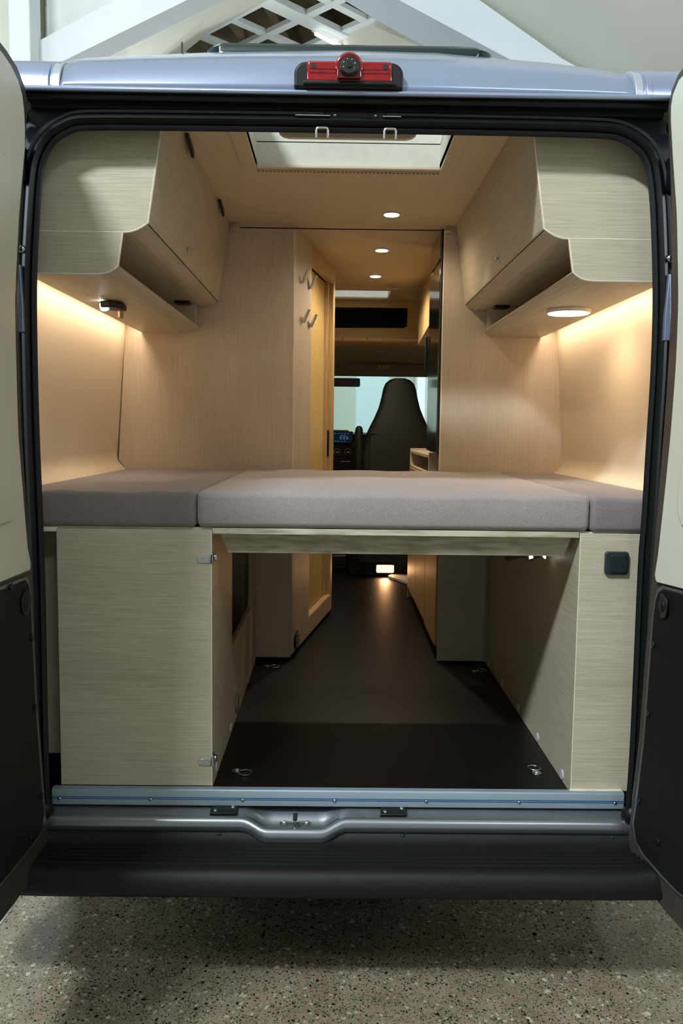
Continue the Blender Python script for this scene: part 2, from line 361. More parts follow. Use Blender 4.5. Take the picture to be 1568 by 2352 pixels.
# lattice of muntins under a brown deck
lat = struct(MB().box(-3.2, 2.2, 8.2, 13.9, 6.55, 6.6).build('window_1', BROWN, None)); lab(lat, 'white diagonal lattice with brown timber deck above it')
s2 = math.sqrt(.5)
def lat_bar(u=None, v=None, w_=.10, z0=5.98, z1=6.03):
    # u=(x-y)/r2 const, or v=(x+y)/r2 const
    if u is not None:
        a, b = (lambda q: (((u+q)*s2), ((q-u)*s2))), (u is not None)
        p0, p1 = a(5.4), a(8.6)
    else:
        a = lambda q: (((q+v)*s2), ((v-q)*s2))
        p0, p1 = a(-9.0), a(-5.5)
    d = Vector((p1[0]-p0[0], p1[1]-p0[1], 0)).normalized(); n = Vector((-d.y, d.x, 0))*w_/2
    c = [Vector((p0[0], p0[1], 0))-n, Vector((p1[0], p1[1], 0))-n, Vector((p1[0], p1[1], 0))+n, Vector((p0[0], p0[1], 0))+n]
    o = MB().hexa([(q.x, q.y, z0) for q in c]+[(q.x, q.y, z1) for q in c]).build('muntin', HALLW, lat)
    return o
for u in (-9.0, -8.42, -7.83, -6.77, -6.2, -5.6): lat_bar(u=u)
lat_bar(u=-7.22, w_=.20, z0=5.96)
for v in (6.13, 6.66, 7.20, 7.74): lat_bar(v=v, w_=.10, z0=5.974, z1=6.026)
for k in range(7):
    x = -2.4+k*.55
    MB().hexa([(x, 8.3, 6.3), (x+.09, 8.3, 6.3), (x+1.29, 13.8, 6.3), (x+1.2, 13.8, 6.3), (x, 8.3, 6.5), (x+.09, 8.3, 6.5), (x+1.29, 13.8, 6.5), (x+1.2, 13.8, 6.5)]).build('rafter', BROWN, lat)
tl = thing('tube_lamp', (-.07, 10.2, 5.86), 'glowing white tube lamp under the ceiling lattice', 'lamp')
MB().tube([(-.262, 9.99, 5.90), (.13, 10.42, 5.90)], .02, 10).build('tube', E_TUBE, tl, smooth=True)
MB().tube([(-.30, 9.95, 5.915), (.17, 10.46, 5.915)], .012, 6).build('housing', WHITEM, tl)
# windows of the hall (daylight)
w2 = struct(MB().prism([(-3.4, 4.50), (-2.78, 4.50), (-2.76, 4.60), (-2.84, 4.74), (-3.4, 4.86)], 1, 7.28, 7.315).build('window_2', E_WIN, None))
for a, b in ((.84, 1.06),): pass
w3 = thing('hall_window', (1.75, 13.9, .8), 'bright tall window far beyond the cab, right of the seat', 'window')
box('pane', E_WIN, w3, 1.33, 1.46, 13.93, 13.96, .9, 2.5); box('pane', E_WIN, w3, 1.50, 1.85, 13.93, 13.96, .9, 2.5)
for x in (1.30, 1.47, 1.86): box('mullion', HALLW, w3, x, x+.03, 13.90, 13.98, .85, 2.55)

# ================================================================ VAN
van = thing('camper_van', (.025, 4.6, 0), 'silver camper van seen from behind with both rear doors open', 'van')
XC = .025
SEALM = mat('seam_sealant', (176, 182, 188), .35, metal=.3, bump=.6, bscale=60)
# outer side walls and roof
sidep = [(.36, 1.0), (.8, 1.02), (1.3, 1.03), (1.9, 1.0), (2.2, .95), (2.36, .87)]
for sgn in (-1, 1):
    rings = []
    for Y in (2.30, 2.9, 4.2, 5.3, 6.6, 7.4):
        rings.append([(XC+sgn*(hw-.02-(.12 if Y > 7 else 0)), Y, z) for z, hw in sidep]+[(XC+sgn*(hw-.05-(.12 if Y > 7 else 0)), Y, z) for z, hw in reversed(sidep)])
    MB().loft(rings, True, True).build('side_panel', SILVER, van, smooth=True)
# roof: domed rear cap, flat beyond, with two hatch openings
crest = [(-.752, 2.34), (-.750, 2.44), (-.742, 2.497), (-.689, 2.509), (-.57, 2.517), (-.355, 2.528), (.007, 2.538), (.265, 2.536), (.415, 2.526), (.565, 2.516), (.686, 2.503), (.771, 2.485), (.795, 2.470), (.803, 2.43), (.805, 2.34)]
xs = [c[0] for c in crest]
def roofz(i, t):  # t 0 at gutter, 1 at crest
    zc = crest[i][1]; return 2.342+(zc-2.342)*math.sin(min(1, t)*math.pi/2)
ys = [(2.165, 0), (2.168, .08), (2.174, .18), (2.185, .30), (2.20, .39), (2.225, .48), (2.26, .575), (2.30, .67), (2.36, .81), (2.42, .935), (2.46, 1.01), (2.56, 1.02), (2.92, 1.03), (4.0, 1.03), (5.18, 1.03), (5.60, 1.03), (6.4, .9), (7.2, .2)]
xg = [-.752, -.750, -.742, -.689, -.57, -.355, -.29, .007, .265, .35, .415, .565, .686, .771, .795, .803, .805]
czx = {round(a, 3): b for a, b in crest}
def cz(x): return interp(crest, x)
V = []; F = []
for (Y, t) in ys:
    for x in xg:
        kx_ = 1-.095*max(0, (2.46-Y)/.29)**1.5 if Y < 2.46 else 1
        V.append((XC+(x-XC)*kx_, Y+(.015*min(1, t/.5)*((x-XC)/.77)**2 if Y < 2.5 else 0), 2.322+(cz(x)-2.322)*t))
nx = len(xg)
for j in range(len(ys)-1):
    for i in range(nx-1):
        xm = (xg[i]+xg[i+1])/2; ym = (ys[j][0]+ys[j+1][0])/2
        if -.29 < xm < .35 and (2.46 < ym < 2.92 or 5.18 < ym < 5.60): continue
        F.append((j*nx+i, j*nx+i+1, (j+1)*nx+i+1, (j+1)*nx+i))
r_ = MB().add(V, F).build('roof_panel', SILVER, van, smooth=True)
so = r_.modifiers.new('sol', 'SOLIDIFY'); so.thickness = .012; so.offset = -1
# side gutters with lighter sealed ends
for sgn, xa, xb in ((-1, -1.0, -.685), (1, .735, 1.05)):
    MB().prism([(2.175, 2.32)]+[(2.175+.10*(1-math.cos(a*math.pi/12)), 2.322+.095*math.sin(a*math.pi/12)) for a in range(7)]+[(7.0, 2.40), (7.0, 2.33)], 0, min(xa, xb), max(xa, xb)).build('roof_shoulder', SILVER, van, smooth=True, bevel=.004)
    for x, dw, m_ in ((-.688 if sgn < 0 else .737, .010, SEALM), (-.712 if sgn < 0 else .762, .007, SILVER)):
        MB().prism([(2.168, 2.32)]+[(2.168+.11*(1-math.cos(a*math.pi/12)), 2.322+.092*math.sin(a*math.pi/12)) for a in range(7)]+[(2.5, 2.36)], 0, x-dw, x+dw).build('roof_seam_sealant', m_, van, bevel=.005, seg=3)
MB().prism([(2.167, 2.316), (2.156, 2.307), (2.150, 2.310), (2.150, 2.317), (2.158, 2.322), (2.19, 2.324), (2.19, 2.317)], 0, -.80, .85).build('rain_gutter', SILVER, van, bevel=.003)
MB().prism([(2.20, 2.296), (2.185, 2.30), (2.180, 2.309), (2.185, 2.322), (2.20, 2.328)], 0, -.765, .815).build('upper_door_seal', RUB, van, smooth=True, bevel=.002)
MB().prism([(2.215, 2.290), (2.213, 2.338), (2.30, 2.338), (2.30, 2.290)], 0, -.765, .815).build('seal_channel', DARK, van)
# ---- rear opening: rubber seal and door frame, lofted around the opening
INN = [(-.744, .478), (-.749, .577), (-.749, .838), (-.748, 1.024), (-.749, 1.162), (-.752, 1.332), (-.755, 1.477), (-.756, 1.643), (-.755, 1.806), (-.751, 1.913), (-.741, 2.041), (-.733, 2.125), (-.724, 2.158), (-.708, 2.190), (-.684, 2.212), (-.655, 2.226), (-.625, 2.232),
       (-.45, 2.234), (-.2, 2.235), (.009, 2.235), (.25, 2.235), (.5, 2.234), (.66, 2.232), (.700, 2.226), (.735, 2.210), (.758, 2.188), (.772, 2.158), (.782, 2.10), (.789, 2.042), (.802, 1.881), (.806, 1.762), (.807, 1.63), (.804, 1.497), (.802, 1.339), (.800, 1.239), (.797, 1.18), (.798, .889), (.798, .627), (.793, .478)]
def smooth_pts(P, n=3):
    out = []
    for i in range(len(P)-1):
        p0, p1, p2, p3 = P[max(i-1, 0)], P[i], P[i+1], P[min(i+2, len(P)-1)]
        for k in range(n):
            t = k/n; out.append(tuple(.5*(2*p1[a]+(p2[a]-p0[a])*t+(2*p0[a]-5*p1[a]+4*p2[a]-p3[a])*t*t+(3*p1[a]-p0[a]-3*p2[a]+p3[a])*t*t*t) for a in (0, 1)))
    out.append(P[-1])
    for _ in range(2): out = [out[0]]+[tuple((out[i-1][a]+2*out[i][a]+out[i+1][a])/4 for a in (0, 1)) for i in range(1, len(out)-1)]+[out[-1]]
    return out
INN = smooth_pts(INN)
def normals2(P):
    out = []
    for i in range(len(P)):
        a = P[max(i-1, 0)]; b = P[min(i+1, len(P)-1)]; d = (b[0]-a[0], b[1]-a[1]); l = math.hypot(*d)
        out.append((-d[1]/l, d[0]/l))
    return out
NRM = normals2(INN)
def ring(off, Y, off_top=None):
    out = []
    for (x, z), (nx_, nz_) in zip(INN, NRM):
        o = off+(((off_top if off_top is not None else off)-off)*max(0, min(1, nz_)))
        out.append((x+nx_*o, Y, z+nz_*o))
    return out
MB().loft([ring(.026, 2.262), ring(.012, 2.228), ring(.002, 2.209), ring(0, 2.203), ring(.004, 2.197), ring(.011, 2.195), ring(.014, 2.203), ring(.017, 2.196), ring(.026, 2.186), ring(.034, 2.190, ), ring(.040, 2.200, ), ring(.041, 2.25)], closed=False).build('door_seal', RUB, van, smooth=True)
fr = MB().loft([ring(.040, 2.25), ring(.041, 2.212), ring(.044, 2.204), ring(.050, 2.202), ring(.055, 2.208), ring(.060, 2.232), ring(.075, 2.236), ring(.12, 2.238), ring(.13, 2.26)], closed=False).build('door_frame', SILVER_SHADED, van, smooth=True)
MB().prism([(-1.0, .40), (-.80, .40), (-.80, 2.30), (-.92, 2.33), (-.98, 2.1), (-1.01, 1.4)], 1, 2.245, 2.30).build('corner_pillar', SILVER_SHADED, van)
MB().prism([(1.05, .40), (.86, .40), (.86, 2.30), (.97, 2.33), (1.03, 2.1), (1.06, 1.4)], 1, 2.245, 2.30).build('corner_pillar', SILVER_SHADED, van)
# bits on the jambs
for x, s in ((-.785, 1), (.838, -1)):
    MB().prism(rrect(x-.014, x+.014, 2.10, 2.19, .008), 1, 2.16, 2.215).build('check_strap_cover', BLK, van, bevel=.003)
    MB().prism(arc(x, 2.262, .018, 0, 360, 14)[:-1], 1, 2.195, 2.21).build('grommet', RUB, van)
    MB().prism([(x-.010, 1.735), (x+.004, 1.735), (x+.004, 1.80), (x-.001, 1.90), (x-.005, 1.90), (x-.010, 1.80)], 1, 2.175, 2.20).build('jamb_wedge', SILVER, van, bevel=.005, seg=3)
    MB().dome((x, 2.19, 1.94), (0, -1, 0), .010, .008).build('jamb_bolt', CHROME, van, smooth=True)
for x in (-.775, .82):
    MB().dome((x, 2.21, .475), (0, -1, 0), .035, .03).build('corner_plug', RUB, van, smooth=True)
# latch bar at the top of the opening, and the two metal loops
MB().box(-.035, .12, 2.193, 2.205, 2.262, 2.286).build('latch_plate', BLK, van, bevel=.004)
for x0, x1 in ((-.105, -.02), (.11, .155)): MB().box(x0, x1, 2.183, 2.187, 2.270, 2.2715).build('latch_slot', STEEL, van)
for x in (-.008, .092): MB().dome((x, 2.192, 2.275), (0, -1, 0), .004, .003).build('latch_screw', CHROME, van, smooth=True)
for x in (-.039, .1285):
    pts = [(x-.0140, 2.186, 2.218)]+[(x-.009-.005*math.cos(a*math.pi/8), 2.182, 2.2355+.005*math.sin(a*math.pi/8)) for a in range(5)]+[(x+.009+.005*math.sin(a*math.pi/8), 2.182, 2.2355+.005*math.cos(a*math.pi/8)) for a in range(5)]+[(x+.0140, 2.186, 2.218)]
    MB().tube(pts, .0030, 8).build('striker_loop', STEEL, van, smooth=True)
# tan trim tab behind the top of the seal
MB().prism([(-.155, 2.30), (-.155, 2.268), (-.150, 2.256), (-.140, 2.249), (-.125, 2.246), (.175, 2.246), (.190, 2.249), (.200, 2.256), (.205, 2.268), (.205, 2.30)], 1, 2.275, 2.287).build('headlining_tab', CREAM, van, bevel=.002)
# ---- sill
rail = MB().prism([(2.238, .478), (2.238, .519), (2.241, .5235), (2.2615, .5235), (2.2615, .478)], 0, -.756, .803).build('sill_rail', ALU, van, bevel=.002)
for z in (.4960, .5005): MB().box(-.756, .803, 2.2365, 2.2385, z, z+.0014).build('blue_stripe', BLUE, rail)
for px in (-.735, -.488, -.238, .012, .262, .515, .778): MB().dome((px, 2.2385, .495), (0, -1, 0), .0055, .004, 14).build('screw', CHROME, rail, smooth=True)
def dip(x):
    t = max(0, min(1, (x+.235)/.07)); u = max(0, min(1, (.045-x)/.07)); s = min(t, u); return s*s*(3-2*s)
prof = [(2.30, .476, 0), (2.255, .474, .2), (2.240, .469, .7), (2.228, .459, 1.0), (2.219, .456, .9), (2.214, .460, .35), (2.208, .4645, .25), (2.200, .463, .25), (2.193, .456, .3), (2.189, .446, .4), (2.189, .434, .45), (2.195, .425, .45), (2.22, .415, .45)]
rings = []
for k in range(113):
    x = -.762+k*(1.57/112); d = dip(x)
    bump = 0
    for bx in (-.41, -.35, .09, .28, .42):
        bump += .004*max(0, 1-abs(x-bx)/.012)
    r = []
    for i, (Y, z, wgt) in enumerate(prof):
        deep = d*(-.030 if i in (2, 3, 4) else (-.018 if i in (1,) else -.021 if i > 4 else 0))
        yy = Y-(d*.020 if i > 4 else 0)
        r.append((x, yy, z+deep*(1 if i < 5 else 1)-(bump if i in (3, 4) else 0)))
    rings.append(r)
MB().loft(rings, closed=False).build('body_sill', mat('sill_steel', (150, 154, 158), .30, metal=.85, var=.05, vscale=4), van, smooth=True)
for xa, xb in ((-.324, -.252), (.135, .207)):
    p = MB().hexa([(xa, 2.212, .459), (xb, 2.212, .459), (xb+.001, 2.243, .470), (xa+.003, 2.243, .470), (xa, 2.210, .471), (xb, 2.210, .471), (xb+.001, 2.241, .479), (xa+.003, 2.241, .479)]).build('bump_stop', BLK, van, bevel=.002)
    MB().dome((xa+.014, 2.221, .4735), (0, -.3, 1), .0055, .003, 12).build('bolt', CHROME, p, smooth=True)
    MB().dome((xb-.012, 2.235, .4765), (0, -.3, 1), .0055, .003, 12).build('bolt', CHROME, p, smooth=True)
# latch striker in the dip
st = MB().prism([(-.136, .443), (-.130, .437), (-.112, .432), (-.093, .430), (-.074, .432), (-.056, .437), (-.050, .443), (-.052, .450), (-.060, .453), (-.080, .449), (-.106, .449), (-.126, .453), (-.134, .450)], 1, 2.205, 2.209).build('latch_striker', CHROME, van, bevel=.001)
for x in (-.123, -.063): MB().dome((x, 2.205, .446), (0, -1, 0), .006, .004, 12).build('bolt', STEEL, st, smooth=True)
MB().tube([(-.093, 2.207, .436), (-.093, 2.188, .438), (-.093, 2.184, .452), (-.093, 2.186, .466), (-.093, 2.215, .467)], .0032, 8).build('loop', CHROME, st, smooth=True)
MB().box(-.099, -.087, 2.180, 2.215, .465, .472).build('loop_cap', BLK, st, bevel=.002)
# ---- bumper
bp = [(2.24, .425), (2.196, .424), (2.186, .412), (2.165, .404), (2.150, .402)]
for i in range(5):
    y0 = 2.146-i*.0185
    bp += [(y0, .402), (y0-.0012, .4065), (y0-.0065, .4065), (y0-.0077, .402)]
bp += [(2.052, .401), (2.040, .396), (2.030, .385), (2.018, .352), (2.022, .340), (2.10, .30), (2.24, .30)]
rings = []
N_ = 50
for k in range(N_+1):
    x = -1.0+k*2.05/N_; e = max(0, (abs(x-.025)-.66)/.34); r = []
    for Y, z in bp: r.append((x, Y+e*e*.02, z+(e*e*.035 if z > .37 else 0)))
    rings.append(r)
bump = MB().loft(rings, True, True).build('bumper', BLKR, van, smooth=True)
for x in (-.74, -.295, .196, .76): MB().dome((x, 2.193, .418), (0, -1, .3), .007, .003, 12).build('screw', BLK, bump, smooth=True)
# ---- underbody and wheels
box('underbody', DARK, van, -.93, .98, 2.31, 7.3, .30, .474)
for yy in (3.35, 6.6):
    for x in (-.86, .91):
        wv = MB().cyl((x-.10, yy, .33), (x+.10, yy, .33), .33, 32).build('wheel', RUB, van, bevel=.03, seg=3)
        MB().cyl((x-.105, yy, .33), (x+.105, yy, .33), .20, 24).build('rim', STEEL, wv, bevel=.01)
# ---- brake light with camera
def yroof(): return 2.165
bl = MB().prism(arc(-.079, 2.354, .028, 90, 180, 6)+[(-.107, 2.330)]+arc(-.102, 2.327, .006, 180, 270, 3)+arc(.150, 2.327, .006, 270, 360, 3)+arc(.128, 2.354, .028, 0, 90, 6), 1, 2.145, 2.20).build('brake_light', BLK, van, bevel=.006, seg=3)
lens = MB().box(-.076, .128, 2.138, 2.165, 2.334, 2.3815).build('lens', RED, bl, bevel=.005, seg=3)
MB().box(-.070, .122, 2.1370, 2.1385, 2.352, 2.3535).build('lens_rib', RED2, bl)
MB().box(-.070, .122, 2.1370, 2.1385, 2.361, 2.362).build('lens_rib', RED2, bl)
for x in (-.060, .112): MB().cyl((x, 2.1365, 2.369), (x, 2.15, 2.369), .0065, 14).build('screw_hole', DARK, bl)
MB().prism(arc(.025, 2.366, .033, -20, 200, 16), 1, 2.128, 2.165).build('camera_hood', RED, bl, bevel=.004, seg=3)
MB().prism(arc(.025, 2.366, .0285, 0, 180, 14)+[(-.0035, 2.337), (.0535, 2.337)], 1, 2.124, 2.14).build('camera_bezel', RED2, bl, bevel=.003)
cmr = MB().cyl((.025, 2.114, 2.362), (.025, 2.135, 2.361), .0225, 28).build('camera', BLK, bl, bevel=.004)
MB().cyl((.025, 2.1115, 2.362), (.025, 2.12, 2.361), .006, 16).build('camera_glass', mat('cam_glass', (40, 44, 44), .1), cmr)
MB().box(-.085, .138, 2.136, 2.165, 2.326, 2.336).build('lower_lip', BLK, bl, bevel=.003)
for a in range(8):
    ca, sa = math.cos(a*math.pi/4+.3), math.sin(a*math.pi/4+.3)
    MB().dome((.025+.0145*ca, 2.1145, 2.362+.0145*sa), (0, -1, 0), .0014, .001, 8, 2).build('infrared_diode', CHROME, cmr)
LIPM = mat('door_lip_paint', (140, 144, 150), .26, metal=.7)
# ---- rear doors (hinged on the pillars, standing open)
XDL = [(.35, -.742), (.516, -.742), (.807, -.757), (1.147, -.765), (1.30, -.773), (1.477, -.782), (1.64, -.783), (1.798, -.784), (2.007, -.772), (2.263, -.748), (2.37, -.74)]
XDR = [(.33, .790), (.529, .787), (.706, .800), (1.142, .812), (1.30, .818), (1.497, .825), (1.68, .829), (1.82, .829), (2.03, .820), (2.287, .797), (2.38, .79)]
def dx(side, Y, z): return interp(XDL, z)-.05*(2.15-Y) if side < 0 else interp(XDR, z)+.33*(2.15-Y)
def sheet(name, side, rows, Yf, inn, th, m, parent, bevel=.0, smooth=True):
    """door-shaped sheet; rows = (z, Y of the hinge-side edge); inn = how far proud of the door's inner face"""
    cols = 7; rings = []
    for z, Yh in rows:
        r = []
        for k in range(cols):
            Y = Yh+(Yf-Yh)*k/(cols-1); r.append((dx(side, Y, z)-side*inn, Y, z))
        for k in reversed(range(cols)):
            Y = Yh+(Yf-Yh)*k/(cols-1); r.append((dx(side, Y, z)-side*(inn-th), Y, z))
        rings.append(r)
    return MB().loft(rings, True, True).build(name, m, parent, bevel=bevel, smooth=smooth)
for side in (-1, 1):
    if side < 0:
        rows = [(.362, 1.9), (.366, 2.06), (.372, 2.11), (.382, 2.14), (.405, 2.158), (.45, 2.162)]+[(z/20, 2.150) for z in range(10, 45)]+[(2.235, 2.146), (2.275, 2.142), (2.305, 2.125), (2.330, 2.08), (2.345, 2.01), (2.352, 1.93), (2.354, 1.86)]
        pan = [(1.142, 2.108), (1.150, 2.115), (1.16, 2.118)]+[(1.2+i*.04, 2.106-.010*math.sin(i/23*math.pi)+.010*i/23) for i in range(24)]+[(2.16, 2.118), (2.20, 2.112), (2.24, 2.100), (2.27, 2.085), (2.292, 2.06), (2.308, 2.02), (2.318, 1.97), (2.322, 1.90)]
        low = [(.472, 1.86), (.462, 2.03), (.458, 2.07), (.462, 2.095), (.48, 2.108), (.52, 2.118)]
        low = [(.462, 1.95), (.464, 2.04), (.468, 2.085), (.48, 2.108), (.51, 2.118)]+[(z/20, 2.116) for z in range(11, 22)]+[(1.09, 2.112), (1.11, 2.105), (1.122, 2.09)]
        nm, lb = 'rear_door', 'left rear door standing open, cream above and black below'
    else:
        rows = [(.300, 1.93), (.318, 2.01), (.345, 2.085), (.370, 2.125), (.40, 2.150), (.44, 2.157)]+[(z/20, 2.150) for z in range(10, 45)]+[(2.25, 2.150), (2.29, 2.148), (2.325, 2.135), (2.352, 2.112), (2.372, 2.07), (2.385, 2.0), (2.39, 1.9)]
        pan = [(1.130, 2.108), (1.138, 2.114), (1.15, 2.117)]+[(1.2+i*.04, 2.112-.012*math.sin(i/24*math.pi)+.006*i/24) for i in range(25)]+[(2.2, 2.119), (2.25, 2.120), (2.28, 2.118), (2.305, 2.110), (2.330, 2.090), (2.345, 2.05), (2.352, 1.98), (2.354, 1.9)]
        low = [(.398, 1.96), (.415, 2.03), (.432, 2.085), (.45, 2.112), (.49, 2.124)]+[(z/20, 2.118) for z in range(11, 22)]+[(1.085, 2.114), (1.105, 2.107), (1.117, 2.09)]
        nm, lb = 'rear_door', 'right rear door standing open, cream above and black below'
    d = sheet(nm, side, rows, 1.34, 0, .05, DOOR_SHADED, van, .006); lab(d, lb)
    rows_s = [(z, y+.010) for z, y in rows]
    sheet('edge_seal', side, rows_s, 2.12 if False else 1.36, -.040, .022, RUB, d)
    sheet('inner_panel', side, pan, 1.42, .014, .016, DOORC, d, .006); 
    sheet('window_blind_frame', side, [(1.275, 2.0), (1.285, 2.035), (1.31, 2.05)]+[(1.35+i*.05, 2.055-.012*math.sin(i/15*3.14)) for i in range(15)]+[(2.09, 2.04), (2.11, 2.0)], 1.5, .020, .006, DOORC, d, .006)
    sheet('groove_lip', side, [(z-(.008 if i < 3 else 0)+(.008 if i > len(low)-3 else 0), y+.0085) for i, (z, y) in enumerate(low)], 1.41, .007, .008, LIPM, d, .003)
    lp = sheet('lower_panel', side, low, 1.42, .009, .010, PANELB, d, .003)
    for (z, Y, r) in (((1.066, 2.082, .032) if side < 0 else (1.075, 2.085, .032)), (1.121, 2.002, .009), (.971, 2.108, .009), (.792, 2.108, .009), (.56, 2.108, .009), (.49, 2.03, .009)):
        x = dx(side, Y, z)-side*.009
        g = MB().cyl((x, Y, z), (x-side*.004, Y, z), r, 24).build('grommet' if r > .02 else 'screw', BLK, lp, bevel=.002)
        if r > .02: MB().dome((x-side*.004, Y, z), (-side, 0, 0), r*.55, .006, 20).build('knob', BLK, lp, smooth=True)
# ---- interior lining
WLX = [(1.20, .93), (1.325, .905), (1.345, .925), (1.366, .942), (1.40, .942), (1.467, .935), (1.745, .915), (1.91, .900), (2.10, .885), (2.36, .86)]
for sgn in (-1, 1):
    P = [(XC+sgn*(x-.0), z) for z, x in WLX]; Q = [(XC+sgn*(x+.02), z) for z, x in reversed(WLX)]
    MB().prism(P+Q, 1, 2.255, 3.66).build('wall_lining', CREAM, van, smooth=True)
    MB().prism([(XC+sgn*.90, .50), (XC+sgn*.90, 2.36), (XC+sgn*.93, 2.36), (XC+sgn*.93, .50)], 1, 3.66, 6.3).build('wall_lining', CREAM, van)
    MB().prism([(XC+sgn*.93, .50), (XC+sgn*.93, 1.25), (XC+sgn*.95, 1.25), (XC+sgn*.95, .50)], 1, 2.30, 3.66).build('wall_lining', WZ, van)
# ceiling with two openings
cl = MB()
for x0, x1, y0, y1 in ((-.87, -.262, 2.262, 6.1), (.332, .92, 2.262, 6.1), (-.262, .332, 2.262, 2.47), (-.262, .332, 2.875, 5.22), (-.262, .332, 5.59, 6.1)):
    cl.box(x0, x1, y0, y1, 2.345, 2.365)
cl.build('ceiling_lining', CREILM, van)
# floor board
fb = box('floor_board', FLOORB, van, -.86, .91, 2.262, 6.5, .476, .508)
lab(fb, 'black non-slip floor board')

# ================================================================ ROOF HATCHES
def hatch(y0, y1, x0, x1, label, loc):
    h = thing('roof_hatch', loc, label, 'roof hatch', 'roof hatches')
    # inner frame: four sloping sides
    def frame(o, zi, zo, m, nm):
        mb = MB(); A = [(x0-o, y0-o), (x1+o, y0-o), (x1+o, y1+o), (x0-o, y1+o)]; B = [(x0, y0), (x1, y0), (x1, y1), (x0, y1)]
        mb.loft([[(x, y, zo) for x, y in A], [(x, y, zi) for x, y in A], [(x, y, zi-.003) for x, y in B], [(x, y, zi+.014) for x, y in B]], True)
        return mb.build(nm, m, h)
    Bs = [(x0, y0), (x1, y0), (x1, y1), (x0, y1)]
    MB().loft([[(x, y, 2.352) for x, y in Bs], [(x, y, 2.425) for x, y in Bs]], True).build('shaft', WHITEM, h)
    MB().loft([[(x, y, 2.428) for x, y in Bs], [(x*1.01, y+(.006 if y > y0 else -.006), 2.545) for x, y in Bs]], True).build('upper_shaft', WHITEM, h)
    frame(.045, 2.338, 2.346, CREILM, 'frame')
    MB().loft([[(x, y, 2.3365) for x, y in ((x0-.012, y0-.012), (x1+.012, y0-.012), (x1+.012, y1+.012), (x0-.012, y1+.012))], [(x, y, 2.3365) for x, y in ((x0-.001, y0), (x1+.001, y0), (x1+.001, y1), (x0-.001, y1))]], True).build('blind_track', CREAM, h)
    box('blind_cassette', CREAM, h, x0, x1, y1-.018, y1-.002, 2.340, 2.352, .003)
    n = 46
    mb = MB()
    for i in range(n):
        x = x0+(x1-x0)*(i+.25)/n; mb.box(x, x+(x1-x0)*.5/n, y1+.002, y1+.0055, 2.3335, 2.336)
    mb.build('vent_slot', BLK, h, kind='stuff')
    box('latch', BLK, h, x1-.006, x1-.001, y0+.20, y0+.215, 2.40, 2.42); box('latch', BLK, h, x0+.001, x0+.006, y0+.20, y0+.215, 2.40, 2.42)
    box('corner_catch', STEEL, h, x1+.012, x1+.026, y1-.07, y1-.03, 2.334, 2.3375, .002)
    # outer lid
    zt = 2.605
    MB().prism(rrect(x0-.09, x1+.09, y0-.06, y1+.06, .05, 5), 2, 2.555, zt).build('lid_rim', SMOKE, h) if False else None
    O = rrect(x0-.105, x1+.095, y0-.022, y1+.06, .05, 5); I = rrect(x0-.01, x1+.01, y0+.01, y1+.01, .03, 5)
    MB().loft([[(x, y, 2.515) for x, y in O], [(x, y, 2.543) for x, y in O], [(x*1+(.012 if x < .03 else -.012), y+(.012 if y < (y0+y1)/2 else -.012), 2.556) for x, y in O], [(x, y, 2.558) for x, y in I], [(x, y, 2.550) for x, y in I], [(x, y, 2.515) for x, y in I]], True).build('lid_rim', SMOKE, h, smooth=True)
    box('lid_glass', HATCHG, h, x0-.005, x1+.005, y0+.01, y1+.01, 2.550, 2.554)
    return h
hatch(2.47, 2.865, -.262, .332, 'large roof hatch in the ceiling just inside the rear door', (.03, 2.66, 2.34))
hatch(5.22, 5.585, -.262, .330, 'small far roof hatch near the cab, beyond the three downlights', (.03, 5.46, 2.34))
# little aerial stub on the roof
box('aerial', BLK, van, -.462, -.457, 2.62, 2.626, 2.51, 2.625)

